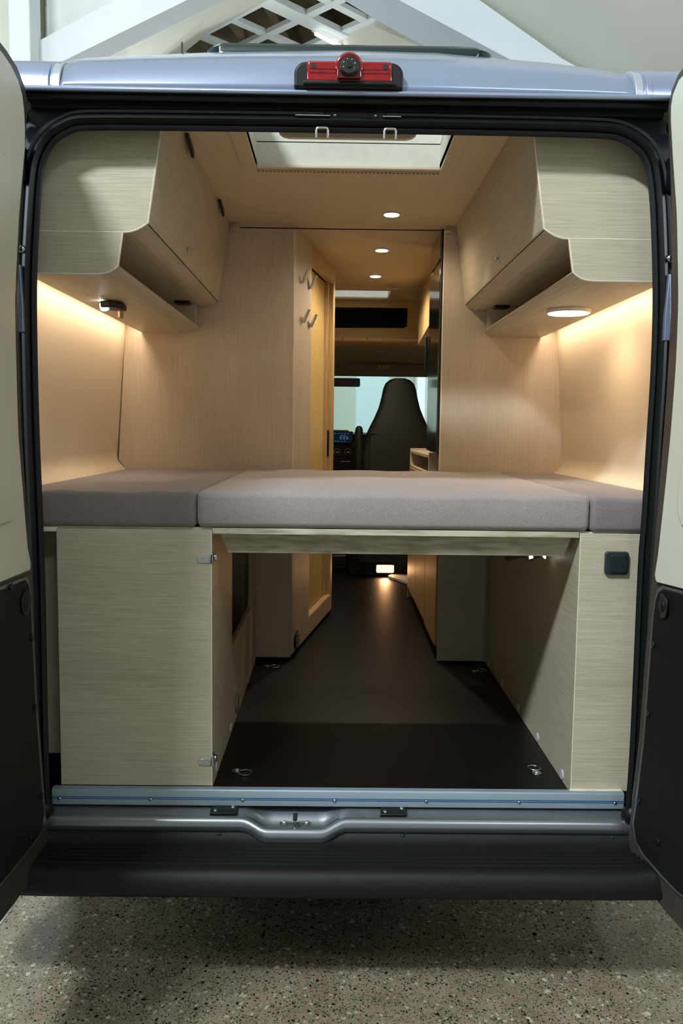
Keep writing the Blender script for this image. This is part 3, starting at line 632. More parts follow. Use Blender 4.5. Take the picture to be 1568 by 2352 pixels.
# ================================================================ OVERHEAD CABINETS
def overhead(sgn):
    X = (lambda x: XC+sgn*(x))           # half-width coordinates
    side = 'left' if sgn < 0 else 'right'
    h = thing('overhead_cabinet', (XC+sgn*.7, 2.9, 1.89), ('left' if sgn < 0 else 'right')+' oak overhead cabinet with open shelf under it, above the '+('reading lamp' if sgn < 0 else 'round puck lamp'), 'cabinet', 'overhead cabinets')
    top = .465; fx = .513
    def P(pts, y0, y1, m, nm, bevel=0, par=h): return MB().prism([(X(x), z) for x, z in pts], 1, y0, y1).build(nm, m, par, bevel=bevel)
    corner = [(fx+.0, 2.027), (fx+.012, 2.019), (fx+.028, 2.010), (fx+.045, 2.0045), (fx+.066, 2.0025)]
    wallx = .905
    # end panel, upper
    P([(top, 2.346)]+corner+[(wallx, 2.0025), (wallx-.03, 2.346)], 2.268, 2.284, WX, 'end_panel')
    # edge banding line on the end panel
    o = [(top, 2.345)]+corner+[(.83, 2.0025)]
    MB().tube([(X(x), 2.270, z) for x, z in o], .0028, 6).build('edge_band', EDGE, h, smooth=True)
    # carcass bottom with the curved nose
    P(corner+[(wallx, 2.0025), (wallx, 2.016), (fx+.012, 2.035), (fx, 2.033)], 2.284, 3.615, WY, 'bottom_panel')
    # door
    d = P([(top+.001, 2.343), (fx-.001, 2.029), (fx+.014, 2.031), (top+.016, 2.343)], 2.286, 3.612, WZ if False else WY, 'door', .0015)
    P([(fx+.0005, 2.0265), (fx+.002, 2.0245), (fx+.016, 2.0285), (fx+.015, 2.0305)], 2.284, 3.615, DARK, 'door_gap')
    nrm = Vector((-sgn, 0, -.12)).normalized()
    kx = X(.506); ky = 2.80 if sgn < 0 else 2.86; kz = 2.066
    kb = MB().cyl((kx-sgn*-.004, ky, kz), (kx-sgn*.004, ky, kz), .013, 20).build('knob', STEEL, d, bevel=.002)
    MB().cyl((kx-sgn*.004, ky, kz), (kx-sgn*.010, ky, kz), .007, 14).build('knob_button', CHROME, d, bevel=.002)
    if sgn < 0:
        for y in (2.54, 3.24):
            MB().hexa([(X(.462), y, 2.330), (X(.452), y, 2.330), (X(.452), y+.10, 2.302), (X(.462), y+.10, 2.302), (X(.462), y, 2.343), (X(.452), y, 2.343), (X(.452), y+.10, 2.326), (X(.462), y+.10, 2.326)]).build('stay_arm', BLK, h, bevel=.003)
    # lower: end cap of the open shelf
    c2 = [(.5785, 2.0015), (.592, 1.918), (.600, 1.911), (.613, 1.903), (.628, 1.8985), (.646, 1.8965)]
    P(c2+[(wallx-.005, 1.8965), (wallx, 2.0015)], 2.268, 2.284, WX, 'shelf_end')
    MB().tube([(X(x), 2.270, z) for x, z in c2+[(.83, 1.8965)]], .0026, 6).build('edge_band', EDGE, h, smooth=True)
    P(c2[1:]+[(.835, 1.8965), (.835, 1.910), (.62, 1.914), (.596, 1.923)], 2.284, 3.615, WY, 'shelf_board')
    P([(.80, 1.905), (.80, 2.003), (.81, 2.003), (.81, 1.905)], 2.284, 3.615, WY, 'shelf_back')
    P([(.592, 1.925), (.80, 1.925), (.80, 2.0), (.592, 2.0)], 3.52, 3.53, WZ, 'shelf_divider')
    # pale scribe strip between cabinet and seal
    P([(.80, 2.20), (.815, 2.20), (.822, 2.004), (.806, 2.004)], 2.262, 2.268, CREAM, 'scribe_strip')
    MB().prism(rrect(min(X(.605), X(.665)), max(X(.605), X(.665)), 1.992, 2.0035, .005, 3), 1, 3.44, 3.50).build('catch', BLK, h, bevel=.002)
    if sgn < 0:
        sp = MB().box(X(.60), X(.594), 2.46, 2.62, 1.925, 1.975).build('socket_plate', WHITEM, h, bevel=.001) if False else None
    return h
OL = overhead(-1); OR = overhead(1)
so_ = thing('socket_unit', (-.70, 2.7, 1.914), 'black double socket standing in the open shelf of the left overhead cabinet', 'socket')
MB().box(-.66, -.653, 2.50, 2.68, 1.9145, 1.962).build('backplate', CREAM, so_, bevel=.001)
MB().prism(rrect(2.53, 2.66, 1.918, 1.950, .012), 0, -.653, -.643).build('socket', BLK, so_, bevel=.002)
# warm LED strips in the slot between shelf and wall
def spot(name, loc, tgt, power, col, ang, r, par=None, blend=.6):
    l = bpy.data.lights.new(name, 'SPOT'); l.energy = power; l.color = col; l.spot_size = math.radians(ang); l.spot_blend = blend; l.shadow_soft_size = r
    o = bpy.data.objects.new(name, l); COL.objects.link(o)
    o.rotation_euler = (Vector(tgt)-Vector(loc)).to_track_quat('-Z', 'Y').to_euler()
    if par is not None: o.parent = par; o.location = Vector(loc)-world(par)
    else: o.location = loc
    return o
for sgn, nm in ((-1, 'left'), (1, 'right')):
    s = thing('led_strip', (XC+sgn*.845, 2.95, 1.885), 'warm light strip along the wall under the '+nm+' overhead cabinet', 'light strip', 'light strips under the overhead cabinets')
    MB().box(min(XC+sgn*.842, XC+sgn*.852), max(XC+sgn*.842, XC+sgn*.852), 2.30, 3.60, 1.930, 1.933).build('diodes', E_STRIP, s)
    MB().box(min(XC+sgn*.837, XC+sgn*.855), max(XC+sgn*.837, XC+sgn*.855), 2.29, 3.61, 1.933, 1.942).build('profile', STEEL, s)
    a = area('strip_glow', (0, 0, 0), (sgn*.35, 0, -1), .02, 1.28, 2.2, WARM); a.rotation_euler = (0, -sgn*.06, 0)
    a.data.shape = 'RECTANGLE'; a.parent = s
    a.location = Vector((XC+sgn*.847, 2.95, 1.927))-world(s)
# round puck lamp, right
pk = thing('puck_lamp', (.75, 2.795, 1.885), 'round white puck lamp lit under the right overhead cabinet', 'lamp')
MB().cyl((.75, 2.795, 1.884), (.75, 2.795, 1.8965), .070, 36).build('rim', WHITEM, pk, bevel=.002)
MB().cyl((.75, 2.795, 1.882), (.75, 2.795, 1.886), .064, 36).build('diffuser', E_DOWN, pk)
spot('puck_light', (.75, 2.795, 1.878), (.80, 2.795, 0), 5, (1, .74, .46), 165, .05, pk)
# reading lamp, left
rl = thing('reading_lamp', (-.71, 2.76, 1.865), 'black swivel reading lamp with bright white spot under the left cabinet', 'lamp')
MB().prism([(-.735, 2.715), (-.700, 2.700), (-.672, 2.745), (-.672, 2.80), (-.695, 2.81), (-.73, 2.77)], 2, 1.872, 1.8925).build('body', BLK, rl, bevel=.004)
MB().cyl((-.728, 2.745, 1.872), (-.728, 2.735, 1.884), .014, 20).build('spot_lens', E_COOL, rl)
MB().cyl((-.690, 2.79, 1.848), (-.690, 2.79, 1.874), .009, 14).build('swivel_stem', mat('brass_stem', (180, 140, 100), .3, metal=.8), rl, bevel=.002)
spot('reading_light', (-.728, 2.74, 1.862), (-.70, 2.95, 1.33), 2.2, (1, .97, .93), 60, .012, rl, .8)
# ================================================================ DOWNLIGHTS
dl = thing('downlight', (.213, 3.425, 2.335), 'nearest of the three round downlights in the ceiling', 'lamp', 'ceiling downlights')
MB().cyl((.213, 3.425, 2.339), (.213, 3.425, 2.345), .033, 28).build('rim', WHITEM, dl, bevel=.001)
MB().cyl((.213, 3.425, 2.337), (.213, 3.425, 2.341), .029, 28).build('diffuser', E_DOWN, dl)
spots = [(.213, 3.425, 2.335), (.212, 4.09, 2.335), (.214, 4.765, 2.335)]
copy_tree(dl, 'downlight', spots[1], 'middle of the three round downlights in the ceiling')
copy_tree(dl, 'downlight', spots[2], 'farthest of the three round downlights in the ceiling')
for i, p in enumerate(spots): spot('downlight_beam', (p[0], p[1], 2.333), (p[0], p[1], 0), (9, 22, 34)[i], (1, .84, .64), 160, .03)

# ================================================================ PARTITIONS
pl = thing('partition_panel', (-.52, 3.63, 1.2), 'pale oak partition behind the left side of the bed', 'partition')
MB().prism([(-.176, 1.20), (-.176, 2.346), (-.86, 2.346), (-.875, 1.92), (-.905, 1.467), (-.91, 1.366), (-.885, 1.33), (-.885, 1.20)], 1, 3.62, 3.64).build('panel', WZ, pl, bevel=.001)
box('edge_band', EDGE, pl, -.1765, -.1735, 3.6195, 3.6405, 1.2, 2.346)
prt = thing('partition_panel', (.70, 3.63, 1.2), 'pale oak partition behind the right side of the bed, next to the black refrigerator', 'partition')
MB().prism([(.448, 1.20), (.448, 2.346), (.91, 2.346), (.929, 1.916), (.942, 1.745), (.962, 1.467), (.968, 1.366), (.94, 1.33), (.94, 1.20)], 1, 3.62, 3.64).build('panel', WZ, prt, bevel=.001)
box('edge_band', EDGE, prt, .4455, .4485, 3.6195, 3.6405, 1.2, 2.346)
# curtain wire
cw = thing('curtain_wire', (.02, 3.57, 2.31), 'black curtain wire stretched across the aisle between two round end knobs', 'wire')
MB().tube([(-.40, 3.585, 2.3195), (.02, 3.585, 2.3185), (.452, 3.585, 2.3195)], .0024, 8).build('cord', BLK, cw, smooth=True)
for x, s in ((-.422, 1), (.468, -1)):
    k = MB().cyl((x, 3.622, 2.32), (x, 3.590, 2.32), .011, 18).build('end_knob', STEEL, cw, bevel=.003)
    MB().tube([(x+s*.004, 3.59, 2.318), (x+s*.028, 3.586, 2.3175)], .007, 12).build('end_sleeve', STEEL, cw, smooth=True)

# ================================================================ WASHROOM CUBICLE
B0 = Vector((-.178, 3.60)); B1 = Vector((-.008, 4.575)); dB = (B1-B0).normalized(); nB = Vector((dB.y, -dB.x))  # nB points into the aisle
LB = (B1-B0).length
def BF(s, z, out=0): p = B0+dB*s+nB*out; return (p.x, p.y, z)
def bq(s0, s1, z0, z1, o0, o1):
    return MB().hexa([BF(s0, z0, o0), BF(s1, z0, o0), BF(s1, z0, o1), BF(s0, z0, o1), BF(s0, z1, o0), BF(s1, z1, o0), BF(s1, z1, o1), BF(s0, z1, o1)])
wc = thing('washroom_cubicle', (-.30, 4.1, .508), 'oak washroom cubicle left of the aisle with a glossy tambour door', 'cubicle')
s1 = .385; s2_ = .955; 
bq(.02, s1, .53, 2.345, -.03, 0).build('side_panel', WZ, wc)
bq(s1, LB, .53, .615, -.03, 0).build('bottom_rail', WZ, wc)
bq(s1, LB, 2.262, 2.345, -.03, 0).build('top_rail', FRAMEW, wc)
bq(s2_, LB, .615, 2.262, -.03, 0).build('jamb', FRAMEW, wc)
bq(s1, s2_, .606, .618, -.04, -.002).build('door_track', FRAMEW, wc)
mb = MB(); nn = 30
for i in range(nn):
    t = s1+(s2_-s1-.03)*i/nn; e = (s2_-s1-.03)/nn
    mb.add([BF(t, .618, -.045), BF(t+e*.5, .618, -.040), BF(t+e, .618, -.045), BF(t, 2.262, -.045), BF(t+e*.5, 2.262, -.040), BF(t+e, 2.262, -.045)], [(0, 1, 4, 3), (1, 2, 5, 4)])
td = mb.build('tambour_door', GOLDW, wc)
bq(s2_-.035, s2_, .618, 2.262, -.045, -.02).build('lead_bar', FRAMEW, wc)
bq(s2_-.030, s2_-.018, 1.36, 1.50, -.022, -.010).build('handle', BLK, wc, bevel=.003)
mb = MB()
for i in range(26):
    t = s1+.01+i*.0205; mb.add([BF(t, .6185, -.036), BF(t+.011, .6185, -.036), BF(t+.011, .6185, -.030), BF(t, .6185, -.030), BF(t, .6195, -.036), BF(t+.011, .6195, -.036), BF(t+.011, .6195, -.030), BF(t, .6195, -.030)], [(4, 5, 6, 7), (0, 1, 5, 4), (2, 3, 7, 6)])
mb.build('track_slot', DARK, wc, kind='stuff')
MB().add([BF(.055, .53, -.03), BF(LB, .53, -.03), (-.86, 4.6, .53), (-.86, 3.66, .53), BF(0.055, 2.34, -.03), BF(LB, 2.34, -.03), (-.86, 4.6, 2.34), (-.86, 3.66, 2.34)], [(1, 2, 6, 5), (2, 3, 7, 6), (3, 0, 4, 7)]).build('back_shell', CREAM, wc)
bq(LB-.002, LB+.018, .53, 2.345, -.6, 0).build('end_panel', FRAMEW, wc)
# front lower panel facing the garage, with a drawer
box('lower_front', WZ, wc, -.330, -.178, 3.60, 3.618, .524, 1.18, .001)
box('drawer_front', WZ, wc, -.330, -.180, 3.592, 3.60, 1.185, 1.30, .002)
box('kick', BLK, wc, -.325, -.20, 3.64, 3.66, .508, .53)
# round ventilation grille
vg = bq(0, .001, 0, .001, 0, 0) if False else None
cx_, cy_, cz_ = BF(.105, .575, .004)
vt = MB().cyl((cx_-nB.x*.004, cy_-nB.y*.004, cz_), (cx_+nB.x*.004, cy_+nB.y*.004, cz_), .042, 28).build('vent_grille', BLK, wc, bevel=.002)
for i in range(6):
    zz = cz_-.028+i*.011; hw = math.sqrt(max(0, .038**2-(zz-cz_)**2))
    MB().hexa([(cx_+dB.x*a*hw+nB.x*o, cy_+dB.y*a*hw+nB.y*o, zz+dz) for dz in (0, .004) for a, o in ((-1, .004), (1, .004), (1, .008), (-1, .008))]).build('slat', STEEL, vt)
# coat hooks
HK = [(.145, 2.150, 'upper left of the four steel coat hooks on the oak side panel'), (.322, 2.155, 'upper right of the four steel coat hooks, by the tambour door'),
      (.170, 1.985, 'lower left of the four steel coat hooks on the oak side panel'), (.330, 1.985, 'lower right of the four steel coat hooks, by the tambour door')]
hk0 = None
for s, z, lb in HK:
    b = BF(s, z, 0)
    if hk0 is None:
        hk0 = thing('coat_hook', b, lb, 'hook', 'coat hooks by the washroom')
        def hp(a, dz, o): return (b[0]+dB.x*a+nB.x*o, b[1]+dB.y*a+nB.y*o, z+dz)
        MB().hexa([hp(-.014, -.024, 0), hp(.014, -.024, 0), hp(.014, -.024, .004), hp(-.014, -.024, .004), hp(-.014, .004, 0), hp(.014, .004, 0), hp(.014, .004, .004), hp(-.014, .004, .004)]).build('plate', STEEL, hk0, bevel=.001)
        MB().hexa([hp(-.012, -.022, .003), hp(.012, -.022, .003), hp(.012, -.022, .014), hp(-.012, -.022, .014), hp(-.012, .034, .030), hp(.012, .034, .030), hp(.012, .034, .038), hp(-.012, .034, .038)]).build('prong', STEEL, hk0, bevel=.0015)
    else: copy_tree(hk0, 'coat_hook', b, lb)

# ================================================================ REFRIGERATOR and KITCHEN (right of the aisle)
rf = thing('refrigerator', (.70, 3.85, 1.40), 'tall glossy black refrigerator front beside the right partition', 'refrigerator')
box('body', BLK, rf, .452, .90, 3.642, 4.06, 1.405, 2.34)
box('door', FRIDGE, rf, .436, .452, 3.665, 4.055, 1.41, 2.215, .004)
box('vent_panel', FRIDGE, rf, .436, .452, 3.665, 4.055, 2.225, 2.335, .004)
box('frame_strip', BLK, rf, .438, .450, 3.642, 3.662, 1.40, 2.34, .001)
kc = thing('kitchen_cabinet', (.68, 4.4, .508), 'oak kitchen cabinet with open shelf below the refrigerator, right of the aisle', 'cabinet')
box('worktop', WY, kc, .450, .90, 4.08, 5.06, 1.372, 1.388, .002)
box('shelf_board', WY, kc, .450, .90, 3.645, 5.06, 1.292, 1.302, .001)
for y in (3.645, 4.062, 5.045): box('upright', WZ, kc, .450, .89, y, y+.018, 1.18, 1.40, .001)
box('inner_back', DARK, kc, .86, .88, 3.66, 5.04, 1.30, 1.372)
for y0, y1 in ((3.648, 4.09), (4.105, 4.56), (4.57, 5.06)):
    d = box('door', FRAMEW, kc, .447, .462, y0, y1, (.565 if y0 < 3.7 else .575), 1.290, .002)
    MB().dome((.447, (y0+.04), 1.262), (-1, 0, 0), .010, .010, 14).build('knob', CHROME, d, smooth=True)
box('kick', BLK, kc, .50, .52, 3.66, 5.06, .508, .57)
box('end_panel', FRAMEW, kc, .45, .90, 5.06, 5.078, .508, 1.388)
box('carcass', WZ, kc, .463, .90, 3.66, 5.05, .57, .60)
MB().prism([(.453, .515), (.655, .515), (.655, 1.185), (.453, 1.185)], 1, 3.600, 3.62).build('front_panel', WX, kc, bevel=.0015)
box('front_rail', WX, kc, .453, .96, 3.608, 3.62, 1.19, 1.30, .001)
box('front_side', WX, kc, .657, .96, 3.610, 3.625, .51, 1.19)
box('grab_plate', BLK, van, .425, .437, 4.07, 4.09, 1.80, 1.95) if False else None
tv = thing('wall_screen', (.43, 4.12, 1.79), 'thin black screen mounted past the refrigerator', 'screen')
box('screen', BLK, tv, .424, .436, 4.075, 4.095, 1.79, 1.945, .003)
box('bracket', BLK, tv, .436, .47, 4.062, 4.08, 1.85, 1.88)
wcab = thing('overhead_locker', (.62, 4.9, 2.0), 'far oak overhead locker with a slanted edge, past the refrigerator', 'cabinet')
MB().prism([(4.2, 2.10), (5.25, 2.02), (5.25, 2.20), (4.95, 2.343), (4.2, 2.343)], 0, .50, .89).build('body', FRAMEW, wcab, bevel=.001)

# ================================================================ BED
def cushion(name, x0, x1, y0, y1, z0, z1, m, label, r=.020, wav=0.0):
    nx_, ny_ = 34, 30; V = []; F = []
    def prof2(t, L, rr=r):
        return 0
    mb = MB()
    # superellipse-edged slab from a rounded cross-section
    secs = []
    P = rrect(y0, y1, z0, z1, r, 5)
    n = len(P)
    xs_ = [x0, x0+.002, x0+.006, x0+.012, x0+.02]+[x0+.02+(x1-x0-.04)*i/16 for i in range(1, 16)]+[x1-.02, x1-.012, x1-.006, x1-.002, x1]
    for x in xs_:
        e = min(x-x0, x1-x); ins = max(0, .014-math.sqrt(max(0, .014**2-max(0, .014-e)**2))) if e < .014 else 0
        ring_ = []
        for (y, z) in P:
            cy, cz2 = (y0+y1)/2, (z0+z1)/2
            yy = y-math.copysign(ins, y-cy) if abs(y-cy) > (y1-y0)/2-r else y
            zz = z-math.copysign(ins, z-cz2)
            w_ = .0022*math.sin(x*23+y*5)+.0015*math.sin(x*51+1)
            if z > cz2: zz += w_*.8
            if y < cy: yy += w_*.8-.004*math.sin((z-z0)/(z1-z0)*math.pi)
            ring_.append((x, yy, zz))
        secs.append(ring_)
    o = mb.loft(secs, True, True).build(name, m, None, smooth=True)
    tag(o, label, 'cushion', 'mattress cushions'); return o
cushion('mattress_cushion', -.364, .685, 2.262, 3.590, 1.237, 1.333, FAB, 'wide middle mattress cushion in light taupe fabric', r=.016)
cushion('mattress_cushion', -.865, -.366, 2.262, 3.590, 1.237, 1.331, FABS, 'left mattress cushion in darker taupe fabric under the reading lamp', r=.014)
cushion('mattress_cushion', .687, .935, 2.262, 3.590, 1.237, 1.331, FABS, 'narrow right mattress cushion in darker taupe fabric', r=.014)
bb = thing('bed_board', (.17, 2.9, 1.16), 'pale board bridging the two base cabinets under the middle cushion', 'bed board')
box('board', WP, bb, -.3235, .660, 2.268, 3.590, 1.220, 1.236, .001)
MB().prism([(-.310, 1.220), (.655, 1.220), (.632, 1.163), (-.287, 1.163)], 1, 2.315, 2.333).build('apron', WP, bb, bevel=.001)

# ================================================================ BASE CABINETS
bl_ = thing('base_cabinet', (-.55, 2.9, .508), 'left oak base cabinet under the bed with two metal hinges', 'cabinet')
hd = box('hatch_door', WX, bl_, -.737, -.325, 2.262, 2.277, .524, 1.231, .0012)
MB().tube([(-.325, 2.2625, .525), (-.325, 2.2625, 1.230)], .0014, 6).build('edge_band', EDGE, hd)
# inner side wall with the big cut-out
for n_, a, b, c, e in (('side_wall', 2.28, 2.745, .508, 1.22), ('side_wall', 2.745, 3.598, .508, .79), ('side_wall', 3.44, 3.598, .79, 1.22)):
    pass
MB().prism([(2.279, .508), (3.590, .508), (3.590, 1.22), (3.45, 1.22), (3.45, .84), (3.41, .787), (2.760, .787), (2.745, .80), (2.745, 1.22), (2.279, 1.22)], 0, -.345, -.327).build('side_wall', WY, bl_, bevel=.001)
box('top_board', EDGE, bl_, -.90, -.325, 2.279, 3.59, 1.221, 1.236)
box('top_edge', EDGE, bl_, -.90, -.737, 2.264, 2.279, 1.222, 1.234, .001)
box('recessed_side', WZ, bl_, -.91, -.739, 2.36, 2.375, .575, 1.22)
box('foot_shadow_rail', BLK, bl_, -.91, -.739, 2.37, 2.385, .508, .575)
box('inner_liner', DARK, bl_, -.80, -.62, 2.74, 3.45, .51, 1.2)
for z in (1.152, .593):
    h = box('hinge', CHROME, bl_, -.362, -.327, 2.2585, 2.262, z-.0095, z+.0085, .0006)
    MB().cyl((-.3225, 2.261, z-.011), (-.3225, 2.261, z+.014), .0042, 12).build('hinge_pin', CHROME, h)
    MB().box(-.3265, -.3205, 2.262, 2.295, z-.010, z+.016).build('hinge_leaf', CHROME, h, bevel=.001)
    MB().cyl((-.3205, 2.280, z+.003), (-.314, 2.280, z+.003), .0105, 16).build('hinge_cam', CHROME, h, bevel=.001)
    for x in (-.356, -.338): MB().cyl((x, 2.2570, z), (x, 2.259, z), .0032, 10).build('screw', STEEL, h)
for y, z in ((2.369, .535), (2.71, .530), (3.242, .530), (3.512, .531)):
    MB().cyl((-.327, y, z), (-.3245, y, z), .014, 20).build('screw_cap', WHITEP, bl_)
MB().cyl((-.327, 2.859, .565), (-.319, 2.859, .565), .035, 26).build('vent_disc', mat('grey_disc', (120, 112, 108), .5), bl_, bevel=.003)
# dark air heater seen through the cut-out
ht = thing('air_heater', (-.48, 3.1, .508), 'black air heater inside the left base cabinet behind the cut-out', 'heater')
MB().loft([[(-.50+.10*c*k, y, .80+.13*s*k) for c, s in [(math.cos(a*math.pi/8), math.sin(a*math.pi/8)) for a in range(16)]] for y, k in ((2.84, .5), (2.87, .9), (2.93, 1), (3.2, 1), (3.28, .8), (3.30, .4))], True, True).build('housing', BLK, ht, smooth=True)
MB().tube([(-.50, 2.84, .80), (-.46, 2.78, .76), (-.44, 2.76, .66), (-.45, 2.78, .51)], .03, 12).build('duct', BLK, ht, smooth=True)
br_ = thing('base_cabinet', (.80, 2.9, .508), 'right narrow oak base cabinet under the bed with the black switch', 'cabinet')
box('front_panel', WX, br_, .662, .93, 2.262, 2.277, .519, 1.2325, .0012)
MB().tube([(.662, 2.2625, .52), (.662, 2.2625, 1.2315)], .0014, 6).build('edge_band', EDGE, br_)
box('side_wall', WY, br_, .663, .681, 2.277, 3.598, .508, 1.22, .001)
box('top_board', EDGE, br_, .663, .93, 2.279, 3.60, 1.221, 1.236)
for y in (2.356, 2.652, 2.94, 3.233, 3.526): MB().cyl((.6605, y, .527), (.663, y, .527), .014, 20).build('screw_cap', WHITEP, br_)
# torn protective film by the foot of the right cabinet
MB().prism([(.655, 2.2535), (.69, 2.251), (.71, 2.2545), (.75, 2.252), (.80, 2.254), (.80, 2.262), (.72, 2.2605), (.66, 2.262)], 2, .5232, .5245).build('film_scrap', EDGE, br_)
sw = thing('rocker_switch', (.757, 2.255, 1.125), 'square dark rocker switch on the front of the right base cabinet', 'switch')
MB().prism(rrect(.7275, .7905, 1.124, 1.186, .008), 1, 2.250, 2.262).build('frame', mat('switch_plastic', (34, 46, 50), .45), sw, bevel=.003, seg=3)
MB().prism(rrect(.740, .786, 1.130, 1.178, .005), 1, 2.2455, 2.252).build('rocker', mat('switch_rocker', (26, 36, 42), .4), sw, bevel=.0025, seg=3)
# cable loom with little lamp under the board, right
cb = thing('cable_lamp', (.60, 2.55, 1.12), 'small lit lamp on a loose black cable hanging under the bed board', 'lamp')
MB().loft([[(x, 2.55, z-h), (x, 2.556, z-h), (x, 2.556, z+.010), (x, 2.55, z+.010)] for x, z, h in ((.520, 1.116, -.001), (.527, 1.116, .004), (.545, 1.120, .004), (.560, 1.124, .002), (.580, 1.125, .001), (.588, 1.120, .003), (.602, 1.118, .003), (.612, 1.124, .002), (.630, 1.127, .002))], True, True).build('strap', BLK, cb, bevel=.001)
MB().tube([(.625, 2.555, 1.130), (.60, 2.56, 1.145), (.62, 2.60, 1.17), (.655, 2.66, 1.19)], .004, 8).build('cable', BLK, cb, smooth=True)
MB().hexa([(.593, 2.545, 1.120), (.604, 2.545, 1.124), (.604, 2.548, 1.124), (.593, 2.548, 1.120), (.592, 2.545, 1.130), (.602, 2.545, 1.130), (.602, 2.548, 1.130), (.592, 2.548, 1.130)]).build('lens', E_DOWN, cb)
MB().hexa([(.636, 2.545, 1.124), (.641, 2.545, 1.121), (.641, 2.548, 1.121), (.636, 2.548, 1.124), (.632, 2.545, 1.130), (.642, 2.545, 1.130), (.642, 2.548, 1.130), (.632, 2.548, 1.130)]).build('lens', E_COOL, cb)
spot('cable_light', (.60, 2.62, 1.12), (-.33, 2.6, 1.0), 0.9, (1, .55, .25), 150, .02, cb)
# ================================================================ LASHING RINGS on the floor
lr = thing('lashing_ring', (-.258, 2.39, .508), 'zinc lashing ring at the left rear corner of the black floor', 'lashing ring', 'lashing rings on the van floor')
def ringpath(cx, cy, cz0, a, b, tilt=.2): return [(cx+a*math.cos(t*math.pi/10), cy+b*math.sin(t*math.pi/10), cz0+.002+tilt*b*max(0, math.sin(t*math.pi/10)+1)*.2) for t in range(20)]
MB().cyl((-.272, 2.402, .508), (-.272, 2.402, .513), .014, 20).build('base_plate', CHROME, lr, bevel=.001)
MB().dome((-.272, 2.402, .513), (0, 0, 1), .006, .004, 12).build('bolt', STEEL, lr, smooth=True)
MB().tube(ringpath(-.246, 2.383, .5105, .019, .018), .0022, 8, closed=True).build('ring', CHROME, lr, smooth=True)
for p, lb, rz in (((.603, 2.422, .508), 'zinc lashing ring at the right rear corner of the black floor', 2.2), ((-.252, 3.497, .508), 'zinc lashing ring at the left front corner of the garage floor, far end', .4), ((.611, 3.462, .508), 'zinc lashing ring at the far right of the garage floor, before the kitchen cabinet', .9)):
    c = copy_tree(lr, 'lashing_ring', p, lb); c.rotation_euler.z = rz

# ================================================================ CAB
# cross shelf above the cab
cs = MB()
sh = MB().prism([(-.86, 2.345), (-.86, 2.08), (.91, 2.065), (.91, 2.345)], 1, 5.80, 5.82)
# face with an opening: four pieces joined in one part
face = MB(); face.box(-.86, .91, 5.60, 5.615, 2.290, 2.345); face.box(.462, .91, 5.60, 5.615, 2.10, 2.290); face.box(-.86, -.50, 5.60, 5.615, 2.10, 2.290)
face.add([(-.5, 5.60, 2.152), (.44, 5.60, 2.162), (.462, 5.60, 2.175), (.462, 5.60, 2.10), (-.5, 5.60, 2.10), (-.5, 5.615, 2.152), (.44, 5.615, 2.162), (.462, 5.615, 2.175), (.462, 5.615, 2.10), (-.5, 5.615, 2.10)], [(0, 1, 2, 3, 4), (5, 6, 7, 8, 9), (0, 1, 6, 5), (1, 2, 7, 6)])
face.build('cab_shelf_face', CABS, van)
MB().prism([(5.60, 2.10), (5.58, 2.098), (5.575, 2.075), (5.60, 2.060), (5.75, 2.056), (5.75, 2.10)], 0, -.86, .91).build('cab_shelf_lip', CABS, van, smooth=True, bevel=.004)
box('cab_shelf_floor', BLK, van, -.86, .91, 5.615, 6.1, 2.10, 2.12); box('cab_shelf_back', BLK, van, -.86, .91, 6.1, 6.12, 2.05, 2.36)
for x in (.045, .205): MB().dome((x, 5.576, 2.088), (0, -1, 0), .006, .003, 10).build('screw', BROWN, van, smooth=True)
MB().loft([[(x, 5.70, 2.062-.006*((x-.02)/.8)**2) , (x, 5.95, 2.03-.03*((x-.02)/.8)**2), (x, 6.2, 1.98-.03*((x-.02)/.8)**2), (x, 6.40, 1.90), (x, 6.42, 1.935), (x, 6.2, 2.03), (x, 5.7, 2.09)] for x in [-.86+i*1.77/12 for i in range(13)]], True, True).build('headliner', HEADL, van, smooth=True)
MB().prism(rrect(.10, .68, 1.925, 1.972, .018), 1, 6.12, 6.15).build('sun_visor', VISOR, van, bevel=.006)
MB().prism(rrect(-.45, .05, 1.918, 1.952, .014), 1, 6.13, 6.16).build('sun_visor', VISOR, van, bevel=.006)
for k, x in enumerate((.31, .335, .36)): MB().box(x, x+.014, 6.115, 6.122, 1.937, 1.96).build('visor_label', CABS, van)
MB().prism(rrect(-.17, .180, 1.812, 1.873, .012), 1, 6.18, 6.21).build('rear_view_mirror', BLK, van, bevel=.004)
# windscreen glass
MB().hexa([(-.80, 6.45, 1.92), (.85, 6.45, 1.92), (.90, 7.25, 1.40), (-.85, 7.25, 1.40), (-.80, 6.455, 1.93), (.85, 6.455, 1.93), (.90, 7.255, 1.41), (-.85, 7.255, 1.41)]).build('windscreen', GLASS, van)
